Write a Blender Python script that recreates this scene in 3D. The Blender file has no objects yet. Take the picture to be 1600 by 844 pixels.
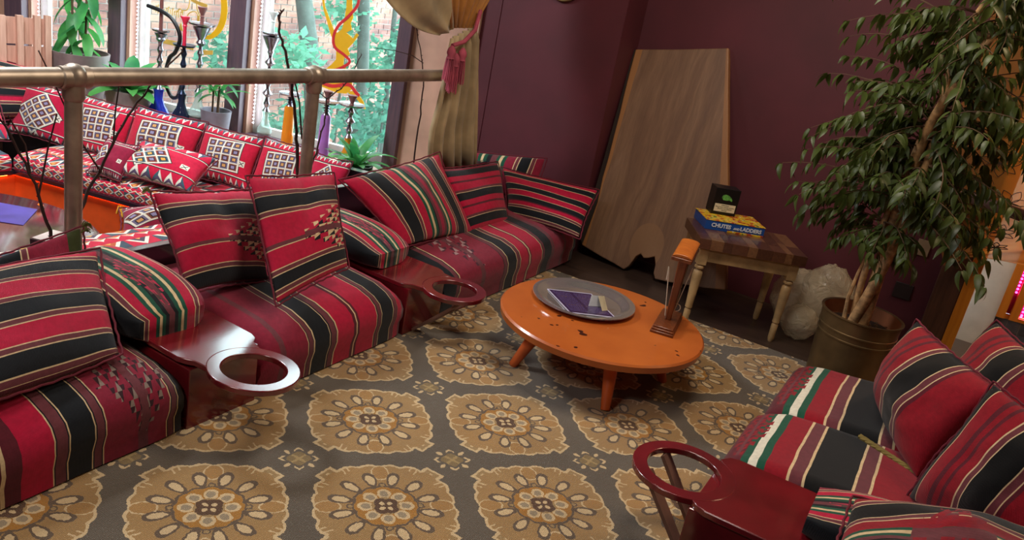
import bpy, bmesh, math, random
from math import sin, cos, pi, radians as rad, sqrt, atan2
from mathutils import Vector as V, Matrix, noise
random.seed(7)
SC = bpy.context.scene
COL = SC.collection

# ------------------------------------------------------------------ camera
YAW, PIT, ROL, CAMH = rad(-27.0), 0.338047262, 0.190972112, 1.6
fw = V((sin(YAW)*cos(PIT), cos(YAW)*cos(PIT), -sin(PIT)))
ri = V((cos(YAW), -sin(YAW), 0)); up = ri.cross(fw)
r2 = cos(ROL)*ri + sin(ROL)*up; u2 = -sin(ROL)*ri + cos(ROL)*up
cd = bpy.data.cameras.new('camera'); cam = bpy.data.objects.new('camera', cd); COL.objects.link(cam)
cd.sensor_width = 36; cd.lens = 1286.3/1600*36; cd.sensor_fit = 'HORIZONTAL'; cd.clip_start = .05; cd.clip_end = 100
cam.matrix_world = Matrix(((r2.x, u2.x, -fw.x, 0), (r2.y, u2.y, -fw.y, 0), (r2.z, u2.z, -fw.z, CAMH), (0, 0, 0, 1)))
SC.camera = cam
# ------------------------------------------------------------------ light
w = bpy.data.worlds.new('world'); SC.world = w; w.use_nodes = True
bg = w.node_tree.nodes['Background']; bg.inputs[0].default_value = (.80, .93, 1.0, 1); bg.inputs[1].default_value = 10.0

def area(name, loc, size, power, col, rot=(0, 0, 0), sy=None):
    l = bpy.data.lights.new(name, 'AREA'); l.energy = power; l.color = col; l.size = size
    if sy: l.shape = 'RECTANGLE'; l.size_y = sy
    o = bpy.data.objects.new(name, l); o.location = loc; o.rotation_euler = rot; COL.objects.link(o); return o
area('ceiling_fill', (-1.0, 3.0, 2.85), .9, 36, (1, .87, .73))  # unseen fill lights added under the ceiling to brighten the room
area('ceiling_fill', (.9, 4.2, 2.85), .6, 22, (1, .72, .42))
area('ceiling_fill', (-1.8, -.6, 2.85), .9, 40, (1, .92, .84))
area('ceiling_fill', (-4.3, 2.2, 2.8), .9, 115, (.95, .97, 1))  # added cool fill that brightens the lower booth
area('hallway_lamp', (.9, 5.40, 2.6), .3, 42, (1, .84, .62))
SC.view_settings.view_transform = 'Standard'; SC.view_settings.look = 'None'
SC.view_settings.exposure = 0.22; SC.view_settings.gamma = 1.0; SC.view_settings.use_curve_mapping = False

# ------------------------------------------------------------------ object helpers
WO = {}
def tag(o, label=None, cat=None, group=None, kind=None):
    if label: o['label'] = label
    if cat: o['category'] = cat
    if group: o['group'] = group
    if kind: o['kind'] = kind
    return o
def thing(name, loc, label, cat, group=None):
    o = bpy.data.objects.new(name, None); COL.objects.link(o); o.location = loc; o.empty_display_size = .05
    WO[o.name] = V(loc); return tag(o, label, cat, group)
class S:
    def __init__(s): s.v = []; s.f = []; s.uv = []
    def add(s, vs, fs, uvs=None):
        b = len(s.v); s.v += [V(p) for p in vs]; s.uv += (uvs if uvs else [(0, 0)]*len(vs)); s.f += [tuple(i+b for i in f) for f in fs]; return s
    def box(s, x0, x1, y0, y1, z0, z1, M=None):
        p = [V((x, y, z)) for z in (z0, z1) for y in (y0, y1) for x in (x0, x1)]
        if M: p = [M @ q for q in p]
        uv = [((i & 1), (i >> 1) & 1) for i in range(8)]
        return s.add(p, [(0, 2, 3, 1), (4, 5, 7, 6), (0, 1, 5, 4), (2, 6, 7, 3), (0, 4, 6, 2), (1, 3, 7, 5)], uv)
    def tube(s, pts, r, n=8, cap=True):
        pts = [V(p) for p in pts]; m = len(pts); R = r if isinstance(r, (list, tuple)) else [r]*m
        t = (pts[1]-pts[0]).normalized(); a = t.orthogonal().normalized(); vs = []; fs = []; uv = []
        for i, p in enumerate(pts):
            d = (pts[min(i+1, m-1)]-pts[max(i-1, 0)]); d = d.normalized() if d.length > 1e-9 else t
            a = (a-d*a.dot(d)); a = a.normalized() if a.length > 1e-6 else d.orthogonal().normalized(); b = d.cross(a)
            for k in range(n):
                q = 2*pi*k/n; vs.append(p+(a*cos(q)+b*sin(q))*R[i]); uv.append((k/n, i/max(m-1, 1)))
        for i in range(m-1):
            for k in range(n):
                k2 = (k+1) % n; fs.append((i*n+k, i*n+k2, (i+1)*n+k2, (i+1)*n+k))
        if cap: fs += [tuple(range(n-1, -1, -1)), tuple((m-1)*n+k for k in range(n))]
        return s.add(vs, fs, uv)
    def lathe(s, prof, c, n=24, M=None, caps=True):
        c = V(c); vs = []; fs = []; uv = []; m = len(prof)
        for i, (r, z) in enumerate(prof):
            for k in range(n):
                q = 2*pi*k/n; p = V((r*cos(q), r*sin(q), z)); p = (M @ p if M else p)+c
                vs.append(p); uv.append((k/n, i/(m-1)))
        for i in range(m-1):
            for k in range(n):
                k2 = (k+1) % n; fs.append((i*n+k, i*n+k2, (i+1)*n+k2, (i+1)*n+k))
        if caps and prof[0][0] > 1e-4: fs.append(tuple(range(n-1, -1, -1)))
        if caps and prof[-1][0] > 1e-4: fs.append(tuple((m-1)*n+k for k in range(n)))
        return s.add(vs, fs, uv)
    def prism(s, out, z0, z1, M=None):
        n = len(out); p = [V((x, y, z0)) for x, y in out]+[V((x, y, z1)) for x, y in out]
        if M: p = [M @ q for q in p]
        return s.add(p, [tuple(range(n-1, -1, -1)), tuple(range(n, 2*n))]+[(i, (i+1) % n, n+(i+1) % n, n+i) for i in range(n)], [tuple(q) for q in out]*2)
    def ball(s, c, r, n=10, sc=(1, 1, 1), jit=0):
        prof = []; c = V(c); vs = []; fs = []; m = max(5, n//2+1)
        for i in range(m):
            a = pi*i/(m-1)-pi/2
            for k in range(n):
                q = 2*pi*k/n; d = V((cos(a)*cos(q)*sc[0], cos(a)*sin(q)*sc[1], sin(a)*sc[2]))
                vs.append(c+d*r*(1+jit*noise.noise(d*3+c*7)))
        for i in range(m-1):
            for k in range(n):
                k2 = (k+1) % n; fs.append((i*n+k, i*n+k2, (i+1)*n+k2, (i+1)*n+k))
        return s.add(vs, fs)
    def build(s, name, mat, parent=None, smooth=True, bevel=0, sub=0, loc=None, ang=38):
        me = bpy.data.meshes.new(name); vs = s.v
        if parent is not None: o0 = WO[parent.name]
        elif loc is not None: o0 = V(loc)
        else:
            mn = V([min(p[i] for p in vs) for i in range(3)]); mx = V([max(p[i] for p in vs) for i in range(3)])
            o0 = V(((mn.x+mx.x)/2, (mn.y+mx.y)/2, mn.z))
        me.from_pydata([p-o0 for p in vs], [], s.f)
        ul = me.uv_layers.new(name='UVMap')
        li = [0]*len(me.loops); me.loops.foreach_get('vertex_index', li)
        ul.data.foreach_set('uv', [c for i in li for c in s.uv[i]])
        for m_ in (mat if isinstance(mat, list) else [mat]): me.materials.append(m_)
        bm = bmesh.new(); bm.from_mesh(me); bmesh.ops.remove_doubles(bm, verts=[v_ for v_ in bm.verts if False] or [], dist=1e-6); bmesh.ops.recalc_face_normals(bm, faces=bm.faces) if not getattr(s, 'open', False) else None
        bm.to_mesh(me); bm.free()
        if smooth:
            me.polygons.foreach_set('use_smooth', [True]*len(me.polygons))
            try: me.set_sharp_from_angle(angle=rad(ang))
            except Exception: pass
        o = bpy.data.objects.new(name, me); COL.objects.link(o)
        if parent is not None: o.parent = parent
        else: o.location = o0
        WO[o.name] = o0
        if bevel:
            b = o.modifiers.new('bevel', 'BEVEL'); b.width = bevel; b.segments = 2; b.limit_method = 'ANGLE'; b.angle_limit = rad(40)
        if sub:
            b = o.modifiers.new('sub', 'SUBSURF'); b.levels = sub; b.render_levels = sub
        return o
def struct(o): o['kind'] = 'structure'; return o
def dup(root, loc, label=None, group=None, rot=None):
    r = root.copy(); COL.objects.link(r); r.location = loc; WO[r.name] = V(loc)
    if rot is not None: r.rotation_euler = rot
    if label: r['label'] = label
    if group: r['group'] = group
    for ch in list(root.children):
        c = ch.copy(); COL.objects.link(c); c.parent = r
        for g in list(ch.children):
            d = g.copy(); COL.objects.link(d); d.parent = c
    return r
def place(me, name, parent, M, mat=None):
    o = bpy.data.objects.new(name, me); COL.objects.link(o)
    if parent is not None:
        o.parent = parent; M = Matrix.Translation(-WO[parent.name]) @ M
    o.matrix_local = M; return o
def frame(loc, d, upv=(0, 0, 1), sc=1):
    d = V(d).normalized(); u_ = V(upv); x = d.cross(u_)
    x = x.normalized() if x.length > 1e-5 else d.orthogonal().normalized(); z = x.cross(d)
    return Matrix.Translation(loc) @ Matrix((x, d, z)).transposed().to_4x4() @ Matrix.Scale(sc, 4)

# ------------------------------------------------------------------ materials
def lin(c):
    if isinstance(c, str):
        c = c.lstrip('#'); c = [int(c[i:i+2], 16)/255 for i in (0, 2, 4)]
    return tuple((x/12.92 if x <= .04045 else ((x+.055)/1.055)**2.4) for x in c)+(1,)
class Mt:
    def __init__(s, name, col='#808080', rough=.6, metal=0, spec=.5, coat=0, trans=0, sheen=0):
        s.m = bpy.data.materials.new(name); s.m.use_nodes = True; s.nt = s.m.node_tree; s.b = s.nt.nodes['Principled BSDF']
        s.b.inputs['Base Color'].default_value = lin(col); s.b.inputs['Roughness'].default_value = rough
        s.b.inputs['Metallic'].default_value = metal; s.b.inputs['Specular IOR Level'].default_value = spec
        s.b.inputs['Coat Weight'].default_value = coat; s.b.inputs['Coat Roughness'].default_value = .12
        s.b.inputs['Transmission Weight'].default_value = trans; s.b.inputs['Sheen Weight'].default_value = sheen
    def n(s, t, **k):
        x = s.nt.nodes.new(t)
        for a, b in k.items(): setattr(x, a, b)
        return x
    def link(s, a, b): s.nt.links.new(a.s if isinstance(a, E) else a, b)
    def pos(s):
        g = s.n('ShaderNodeNewGeometry'); q = s.n('ShaderNodeSeparateXYZ'); s.link(g.outputs['Position'], q.inputs[0]); return [E(s, o) for o in q.outputs]
    def obj(s):
        g = s.n('ShaderNodeTexCoord'); q = s.n('ShaderNodeSeparateXYZ'); s.link(g.outputs['Object'], q.inputs[0]); return [E(s, o) for o in q.outputs]
    def uvs(s):
        g = s.n('ShaderNodeTexCoord'); q = s.n('ShaderNodeSeparateXYZ'); s.link(g.outputs['UV'], q.inputs[0]); return [E(s, q.outputs[0]), E(s, q.outputs[1])]
    def vec(s, x, y, z=0):
        c = s.n('ShaderNodeCombineXYZ')
        for i, a in enumerate((x, y, z)):
            if isinstance(a, E): s.link(a, c.inputs[i])
            else: c.inputs[i].default_value = a
        return c.outputs[0]
    def noise(s, scale, vec=None, detail=3, rough=.55, dist=0):
        t = s.n('ShaderNodeTexNoise'); t.inputs['Scale'].default_value = scale; t.inputs['Detail'].default_value = detail; t.inputs['Roughness'].default_value = rough; t.inputs['Distortion'].default_value = dist
        if vec is None:
            g = s.n('ShaderNodeNewGeometry'); vec = g.outputs['Position']
        s.link(vec, t.inputs['Vector']); return E(s, t.outputs[0])
    def ramp(s, fac, stops, mode='LINEAR'):
        r = s.n('ShaderNodeValToRGB'); cr = r.color_ramp; cr.interpolation = mode
        while len(cr.elements) < len(stops): cr.elements.new(.5)
        for e, (p, c) in zip(cr.elements, stops): e.position = p
        for e, (p, c) in zip(cr.elements, stops): e.color = lin(c)
        s.link(fac, r.inputs[0]); return r.outputs[0]
    def mix(s, fac, a, b, mode='MIX'):
        m = s.n('ShaderNodeMix', data_type='RGBA', blend_type=mode)
        for v_, i in ((fac, 0), (a, 6), (b, 7)):
            if isinstance(v_, (str, tuple)) : m.inputs[i].default_value = lin(v_)
            elif isinstance(v_, (int, float)): m.inputs[i].default_value = v_
            else: s.link(v_, m.inputs[i])
        return m.outputs[2]
    def col(s, c): s.link(c, s.b.inputs['Base Color']); return s
    def bump(s, h, strength=.3, dist=.01):
        b = s.n('ShaderNodeBump'); b.inputs['Strength'].default_value = strength; b.inputs['Distance'].default_value = dist
        s.link(h, b.inputs['Height']); s.link(b.outputs[0], s.b.inputs['Normal']); return s
class E:
    def __init__(s, m, so): s.mt = m; s.s = so
    def _o(s, op, *a):
        n = s.mt.nt.nodes.new('ShaderNodeMath'); n.operation = op
        for i, x in enumerate(a):
            if isinstance(x, E): s.mt.nt.links.new(x.s, n.inputs[i])
            else: n.inputs[i].default_value = x
        return E(s.mt, n.outputs[0])
    def __add__(s, o): return s._o('ADD', s, o)
    __radd__ = __add__
    def __sub__(s, o): return s._o('SUBTRACT', s, o)
    def __rsub__(s, o): return s._o('SUBTRACT', o, s)
    def __mul__(s, o): return s._o('MULTIPLY', s, o)
    __rmul__ = __mul__
    def __truediv__(s, o): return s._o('DIVIDE', s, o)
    def __lt__(s, o): return s._o('LESS_THAN', s, o)
    def __gt__(s, o): return s._o('GREATER_THAN', s, o)
    def __pow__(s, o): return s._o('POWER', s, o)
    def abs(s): return s._o('ABSOLUTE', s)
    def fr(s): return s._o('FRACT', s)
    def fl(s): return s._o('FLOOR', s)
    def sin(s): return s._o('SINE', s)
    def cos(s): return s._o('COSINE', s)
    def sqrt(s): return s._o('SQRT', s)
    def mod(s, o): return s._o('FLOORED_MODULO', s, o)
    def min(s, o): return s._o('MINIMUM', s, o)
    def max(s, o): return s._o('MAXIMUM', s, o)
    def atan2(s, o): return s._o('ARCTAN2', s, o)
    def inv(s): return 1-s

R_, DR, K_, C_, B_, G_, W_, MR = '#b5103a', '#861a34', '#12161c', '#d9c096', '#6b343c', '#14503c', '#dfdccb', '#5c1a28'
SET = [(K_, .6), (C_, .7), (B_, 3), (C_, .7)]
def fabric(m, colr, u=None):
    wv = m.noise(60, detail=2)
    c = m.mix(.22, colr, m.ramp(wv, [(.3, '#3a3a3a'), (.7, '#ffffff')]), 'MULTIPLY')
    m.col(c)
    px, py, pz = m.pos()
    wave = ((px+py)*1500).sin()*.5+((pz*1.3+py-px)*1500).sin()*.5
    m.bump(wave+m.noise(25)*3, .25, .004); return m.m
def stripes(name, spec, axis=0, motif=None, wob=.006, rep=1, mot_c=(C_, K_), mot_l=1.5):
    """woven cloth: list of (colour, width) across the cloth; motif = (u centre, u half width, v centre, v half height)"""
    m = Mt(name, rough=.92, spec=.2, sheen=.15); uv = m.uvs(); u, v_ = uv[axis], uv[1-axis]
    u = u+(m.noise(5, detail=2)-.5)*wob*2
    if rep != 1: u = (u*rep).fr()
    tot = sum(x for _, x in spec); st = []; a = 0
    for c, wd in spec: st.append((a/tot, c)); a += wd
    if len(st) <= 31: colr = m.ramp(u, st, 'CONSTANT')
    else:
        k = 30; cut = st[k][0]; hi = [((p-cut)/(1-cut), c) for p, c in st[k:]]
        colr = m.mix(u > cut, m.ramp(u, st[:k], 'CONSTANT'), m.ramp((u-cut)/(1-cut), hi, 'CONSTANT'))
    if motif:
        for (uc, uh, vc, vh, cs) in motif:
            su, sv = cs
            a = (v_-vc)*sv; b = (u-uc)*su
            ar, br = (a-b*.0), b
            row = br.fl(); tri = (ar+row*.5).fr(); lim = br.fr()
            inside = ((v_-vc).abs()/vh+(((u-uc).abs()*su).fl()/su)/uh) < 1
            t1 = inside*(tri < lim); t2 = inside*(tri > lim)*(((a+row).mod(2)) < 1)
            colr = m.mix(t2, colr, mot_c[1]); colr = m.mix(t1*(((a.fl()+row*2).mod(3)) < mot_l), colr, mot_c[0])
            colr = m.mix(((u-uc).abs() < uh*.12)*(inside), colr, B_)
    return fabric(m, colr)
def kilim(name, base='#c01337', n=4, cu=.5, cv=.5, hs=.27, edge=.14, zig=11, rot=.30, cols=('#6c6480', '#7a4436', '#c9955c')):
    """red flat-weave with a white-lined lozenge grid and serrated borders"""
    m = Mt(name, base, rough=.92, spec=.2, sheen=.15); u, v_ = m.uvs()
    x = (u-cu)*cos(rot)+(v_-cv)*sin(rot); y = (v_-cv)*cos(rot)-(u-cu)*sin(rot)
    ins = (x.abs().max(y.abs())) < hs
    gx = ((x/(2*hs)+.5)*n); gy = ((y/(2*hs)+.5)*n)
    fx = gx.fr()-.5; fy = gy.fr()-.5; d = fx.abs().max(fy.abs())
    par = (gx.fl()+gy.fl()).mod(2)
    colr = m.mix(par, cols[0], cols[1])
    colr = m.mix(d < .27, colr, '#24202c'); colr = m.mix(d < .19, colr, m.mix(par, cols[2], '#8f86a8'))
    colr = m.mix(d > .42, colr, W_)
    c = m.mix(ins, base, colr)
    c = m.mix(((x.abs().max(y.abs())-hs-.012).abs() < .014), c, '#2a2a2a')
    c = m.mix(((x.abs().max(y.abs())-hs-.004).abs() < .010), c, W_)
    # serrated triangles along both sides
    e = (v_-.5).abs(); tri = ((u*zig).fr()-.5).abs()*2
    band = e > (.5-edge); q = (.5-e)/edge
    zz = band*(q < tri*.95+.05)
    lozenge = m.mix(((u*zig).fl().mod(3)) < 1, '#e0dccd', m.mix(((u*zig).fl().mod(3)) < 2, '#c97436', '#3b5a68'))
    c = m.mix(zz, c, lozenge); c = m.mix(zz*(q < tri*.5), c, '#5a4a68'); c = m.mix(zz*(q < tri*.22), c, W_)
    c = m.mix((e-(.5-edge-.02)).abs() < .010, c, '#20242c'); c = m.mix((e-(.5-edge-.035)).abs() < .007, c, W_)
    # little square flower
    sx = (u-.83); sy = (v_-.42); sd = sx.abs().max(sy.abs()); c = m.mix(sd < .05, c, W_); c = m.mix((sd < .036)*((sx.abs()-sy.abs()).abs() < .008), c, '#222222')
    return fabric(m, c)
def kilim_allover(name, rep=(14, 5)):
    m = Mt(name, rough=.92, spec=.2, sheen=.15); u, v_ = m.uvs()
    a = u*rep[0]; b = v_*rep[1]; fx = (a.fr()-.5).abs(); fy = (b.fr()-.5).abs(); d = fx+fy
    par = (a.fl()+b.fl()).mod(2)
    c = m.mix(par, '#c01337', '#3a4a56'); c = m.mix(d < .48, c, W_); c = m.mix(d < .33, c, m.mix(par, '#4b3a4c', '#b5532f')); c = m.mix(d < .14, c, '#d9a04c')
    band = ((v_*3+.15).fr() < .28); tri = ((u*rep[0]*2).fr()-.5).abs()*2
    c = m.mix(band, c, '#c01337'); c = m.mix(band*(((v_*3+.15).fr()/.42) < tri*.45), c, W_); c = m.mix(band*(((v_*3+.15).fr()/.42) < tri*.22), c, '#c97436')
    return fabric(m, c)
def wood(name, c1, c2, scale=6, axis=0, rough=.45, coat=0, stretch=12, bump=.15, obj=True):
    m = Mt(name, rough=rough, coat=coat); p = m.obj() if obj else m.pos(); q = list(p)
    for i in range(3):
        if i != axis: q[i] = q[i]*stretch
    ve = m.vec(*q); t = m.noise(scale, ve, 5, .6, .6)
    m.col(m.ramp(t, [(.25, c1), (.75, c2)])); m.bump(t, bump, .004); return m.m
def plain(name, col, rough=.6, metal=0, coat=0, var=.12, sc=8, spec=.5, bump=0, sheen=0):
    m = Mt(name, col, rough, metal, spec, coat, sheen=sheen); t = m.noise(sc)
    r = [tuple(max(0, min(1, x*(1+k))) for x in [int(col[i:i+2], 16)/255 for i in (1, 3, 5)]) for k in (-var, var)]
    m.col(m.ramp(t, [(.3, r[0]), (.7, r[1])]))
    if bump: m.bump(m.noise(sc*6), bump, .003)
    return m.m
def emis(name, col, st):
    m = Mt(name, col); m.b.inputs['Emission Color'].default_value = lin(col); m.b.inputs['Emission Strength'].default_value = st; return m.m
def glassy(name, col, mixf=.5, rough=.05):
    m = Mt(name, col, rough); t = m.n('ShaderNodeBsdfTransparent'); t.inputs[0].default_value = lin(col); mx = m.n('ShaderNodeMixShader')
    mx.inputs[0].default_value = mixf; m.link(t.outputs[0], mx.inputs[1]); m.link(m.b.outputs[0], mx.inputs[2])
    m.link(mx.outputs[0], m.nt.nodes['Material Output'].inputs[0]); return m.m
def leafmat(name, c1, c2, tr=.35):
    m = Mt(name, rough=.42); oi = m.n('ShaderNodeObjectInfo'); r = E(m, oi.outputs['Random'])
    t = (m.noise(9)+r*.6)/1.6
    c = m.ramp(t, [(.25, c1), (.7, c2)]); m.col(c)
    tl = m.n('ShaderNodeBsdfTranslucent'); m.link(c, tl.inputs[0]); mx = m.n('ShaderNodeMixShader'); mx.inputs[0].default_value = tr
    m.link(m.b.outputs[0], mx.inputs[1]); m.link(tl.outputs[0], mx.inputs[2]); m.link(mx.outputs[0], m.nt.nodes['Material Output'].inputs[0]); return m.m

M = {}
M['wall'] = plain('burgundy_paint', '#541f2a', .62, var=.10, sc=2.2, bump=.08)
M['ceil'] = plain('ceiling_paint', '#b8ab9c', .8)
M['tan'] = plain('tan_panel', '#c09a86', .6, sc=3)
M['winwood'] = wood('window_wood', '#4c3e4c', '#6a5058', 4, 2, .5)
M['winwood2'] = wood('window_wood_light', '#9a7464', '#c09880', 4, 2, .5)
M['white'] = plain('white_paint', '#d8dcd6', .5, var=.04)
M['floorwood'] = wood('dark_floor_wood', '#2a201c', '#42332b', 3, 0, .35, .1, 10, obj=False)
M['lowfloor'] = plain('lower_floor', '#2e2320', .5)
M['redpaint'] = plain('glossy_red_brown_paint', '#68141c', .24, coat=1.0, var=.18, sc=5)
M['navy'] = plain('dark_back_paint', '#1d1420', .3, coat=1.0)
M['brass'] = plain('aged_brass', '#a09282', .42, .7, var=.15, sc=9)
M['orange'] = plain('orange_table_paint', '#c8561c', .30, coat=.35, var=.06, sc=14)
def _or():
    m = Mt('orange_table_worn', rough=.33, coat=.3); t = m.noise(26, detail=4); c = m.ramp(m.noise(5), [(.3, '#a85420'), (.7, '#b96226')])
    c = m.mix(m.noise(17, detail=1) > .735, c, '#3a160c'); m.col(c); return m.m
M['orange'] = _or()
M['orangeleg'] = plain('orange_leg_paint', '#bb5620', .4, coat=.2)
M['steel'] = Mt('polished_steel', '#e8e6e2', .15, .88).m
M['slab'] = None
M['cream'] = plain('cream_worn_paint', '#a98c62', .5, var=.14, sc=12)
M['dark'] = plain('black_card', '#101012', .4)
M['black'] = plain('black_rubber', '#15161a', .5)
M['soil'] = plain('soil', '#2c1d14', .95, bump=.8, sc=30)
M['pot'] = plain('bronze_pot', '#6b583c', .4, .6, var=.2, sc=5)
M['potin'] = plain('terracotta_inside', '#8a4e28', .7)
M['trunk'] = plain('ficus_bark', '#a8845a', .7, var=.3, sc=26, bump=.6)
M['twig'] = plain('ficus_twig', '#5e4632', .8)
M['leaf'] = leafmat('ficus_leaf', '#263316', '#5a6b30')
M['leaf2'] = leafmat('house_plant_leaf', '#2a7a48', '#62b85c', .45)
M['leaf3'] = leafmat('garden_leaf', '#2c6a58', '#5c9c80', .5)
M['bark'] = plain('garden_bark', '#3f4842', .9, var=.2)
M['greypot'] = plain('grey_pot', '#7b7684', .5)
M['brownpot'] = plain('taupe_pot', '#7d6d6c', .55)
M['navypot'] = plain('navy_pot', '#353a58', .5)
M['brick'] = None
M['curtain'] = plain('gold_curtain', '#a4906c', .65, var=.15, sc=5, sheen=.3)
M['tassel'] = plain('pink_tassel', '#a84a5c', .9)
M['piping'] = plain('pillow_cord', '#611627', .9)
M['olive'] = plain('olive_fringe', '#5a5a2a', .9)
M['string'] = plain('white_string', '#d8d0bc', .8)
M['yellow'] = plain('yellow_vinyl', '#e8b414', .5, var=.03)
M['redv'] = plain('red_vinyl', '#cf2a30', .5, var=.03)
M['branch'] = plain('dry_branch', '#3a2622', .9)
M['pallet'] = wood('pallet_wood', '#b88a76', '#d4a994', 5, 2, .7)
M['woodor'] = wood('amber_wood', '#b86a18', '#d68824', 4, 2, .45)
M['browntrim'] = wood('brown_trim_wood', '#42291f', '#63402e', 4, 2, .5)
M['mahog'] = wood('mahogany_holder', '#4c2112', '#8a4a24', 9, 2, .3, .4)
M['ochre'] = wood('holder_cap_wood', '#a04d18', '#d0782c', 12, 0, .3, .3)
M['orangeboard'] = plain('orange_bench_board', '#e0561c', .5, var=.06)
M['gloss'] = plain('glossy_table_varnish', '#4a2428', .12, coat=.8)

# carpet
def carpet_mat():
    m = Mt('carpet_weave', rough=.97, spec=.1, sheen=.25); x, y, z = m.pos(); ph = rad(45.387)
    jit = 0.005
    j1 = (m.noise(90, detail=1)-.5)*jit*2; g2 = m.noise(110, detail=1)
    ox = x*cos(ph)+y*sin(ph)+j1; oy = y*cos(ph)-x*sin(ph)+(g2-.5)*jit*2
    cx = (ox+.5885)/.5166; cy = (oy-2.1123)/.5057
    mx = (cx+.5).fr()-.5; my = (cy+.5).fr()-.5
    r = (mx*mx+my*my).sqrt(); th = my.atan2(mx)
    field, tan, gold, cream, br, ol = '#61574a', '#a08458', '#a8804a', '#d2b88c', '#5a3f2a', '#645240'
    sup = ((mx.abs()**2.7)+(my.abs()**2.7))**(1/2.7)
    edge = (th*10).sin().abs()*.020+.404
    td = th.mod(pi/2)-pi/4; dx = r*td.cos(); dy = r*td.sin()
    nub = ((dx-.470).abs().max(dy.abs()*.55)) < .040
    c = m.mix(sup < edge+.014, field, cream)
    c = m.mix(nub, c, cream); c = m.mix(((dx-.466).abs().max(dy.abs()*.55)) < .027, c, tan); c = m.mix(((dx-.462).abs().max(dy.abs()*.8)) < .010, c, cream)
    c = m.mix(sup < edge-.004, c, m.mix(m.noise(3.5) , tan, gold))
    # pale radiating lines
    tb = (th+pi/4).mod(pi/2)-pi/4; qx = r*tb.cos(); qy = r*tb.sin()
    for xx, rr in ((.365, .085),):
        dd = (((qx-.345)/.080)**2+(qy/.058)**2).sqrt(); 
        c = m.mix(dd < 1.0, c, cream); c = m.mix(dd < .86, c, gold)
    for sg in (.085, .125):
        dl = (dy.abs()-sg-(dx-.40)*.35).abs(); c = m.mix((dl < .006)*(dx > .365+sg*.2)*(sup < edge), c, cream)
    ta = th.mod(pi/6)-pi/12; px_ = r*ta.cos(); py_ = r*ta.sin()
    dl = (((px_-.272)/.080)**2+(py_/((px_+.04)*.128))**2).sqrt()
    ring = (r-(.188+((th*6).cos().abs())*.014)).abs() < .0075
    c = m.mix(ring, c, ol)
    c = m.mix(dl < 1.02, c, ol); c = m.mix(dl < .66, c, cream)
    ci = ((qx-.212)**2+qy**2).sqrt(); c = m.mix(ci < .024, c, ol); c = m.mix(ci < .014, c, tan)
    c = m.mix(r < .180+((th*6).cos().abs())*.012, c, '#a8762f')
    te = th.mod(pi/4)-pi/8; ex = r*te.cos(); ey = r*te.sin()
    tf = (th+pi/8).mod(pi/4)-pi/8; fx = r*tf.cos(); fy = r*tf.sin()
    fl_ = (((fx-.122)*.85)**2+(fy*1.0)**2).sqrt(); c = m.mix(fl_ < .042, c, cream); c = m.mix(fl_ < .025, c, '#9a8a70'); 
    c = m.mix(r < .086, c, tan)
    q4 = ((dx-.038)**2+dy**2).sqrt(); c = m.mix(q4 < .046, c, br); c = m.mix((((dx-.034)/.019)**2+(dy/.014)**2) < 1, c, cream)
    # small star between medallions
    sx = cx.fr()-.5; sy = cy.fr()-.5; sr = (sx*sx+sy*sy).sqrt(); st = sy.atan2(sx)
    a = st.mod(pi/2)-pi/4; ax = sr*a.cos(); ay = sr*a.sin()
    b = (st+pi/4).mod(pi/2)-pi/4; bx = sr*b.cos(); by = sr*b.sin()
    c = m.mix((((ax-.105)/.026)**2+(ay/.015)**2) < 1, c, cream)
    ch = ((bx-.118+by.abs()*.9).abs() < .010)*(by.abs() < .030); c = m.mix(ch, c, cream)
    c = m.mix(sr < .070+((st*4).cos())*.008, c, '#85704a'); c = m.mix((ay.abs() < .009)*(sr < .06), c, '#a89060')
    # wear and soiling
    c = m.mix(.35, c, m.ramp(m.noise(2.2, detail=5), [(.35, '#9a9088'), (.65, '#ffffff')]), 'MULTIPLY')
    c = m.mix((m.noise(38, detail=3) > .74)*(m.noise(1.7) > .56), c, '#1c1512')
    m.col(c); wv = (ox*900).sin()*(oy*900).sin(); m.bump(wv+m.noise(160)*1.2, .5, .003); return m.m
M['carpet'] = carpet_mat()

# ------------------------------------------------------------------ room shell
K0 = V((-3.08, 4.72, 0)); WT = V((sin(rad(-105)), cos(rad(-105)), 0)); WN = V((.258819, -.965926, 0))
def W(s, off, z): return K0+WT*s+WN*off+V((0, 0, z))
MW = Matrix((( WT.x, WN.x, 0, K0.x), (WT.y, WN.y, 0, K0.y), (0, 0, 1, 0), (0, 0, 0, 1)))   # window frame: (s, off, z) -> world
FX, FR = -1.92, -.38       # front lines of the two sofas
struct(S().box(-2.72, 3.6, -3, 5.05, -.3, 0).build('floor', M['floorwood'], smooth=False))
tag(S().box(-2.70, 3.55, -2.9, 4.285, 0, .006).build('carpet', M['carpet'], smooth=False), 'taupe carpet with rows of tan and gold medallions', 'carpet')
struct(S().box(-9, -2.72, -3, 5.3, -.5, -.32).build('floor', M['lowfloor'], smooth=False))
struct(S().prism([(-9, -3), (3.6, -3), (3.6, 8.6), (-.3, 8.6), (-.3, 5.2), (-3.15, 5.2), (-3.15, 4.86), (-9, 3.29)], 2.9, 3.05).build('ceiling', M['ceil'], smooth=False))
struct(S().box(-2.0, .10, 5.05, 5.2, 0, 2.9).build('wall_back', M['wall'], smooth=False))
struct(S().box(-3.2, -2.0, 4.75, 5.2, -.5, 2.9).build('wall_back', M['wall'], smooth=False))
struct(S().box(1.35, 3.6, 5.05, 5.2, 0, 2.9).build('wall_back', M['wall'], smooth=False))
struct(S().box(.10, 1.35, 5.05, 5.2, 2.15, 2.9).build('wall_back', M['wall'], smooth=False))
struct(S().box(3.6, 3.7, -3, 8.6, 0, 2.9).build('wall_right', M['wall'], smooth=False))
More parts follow.
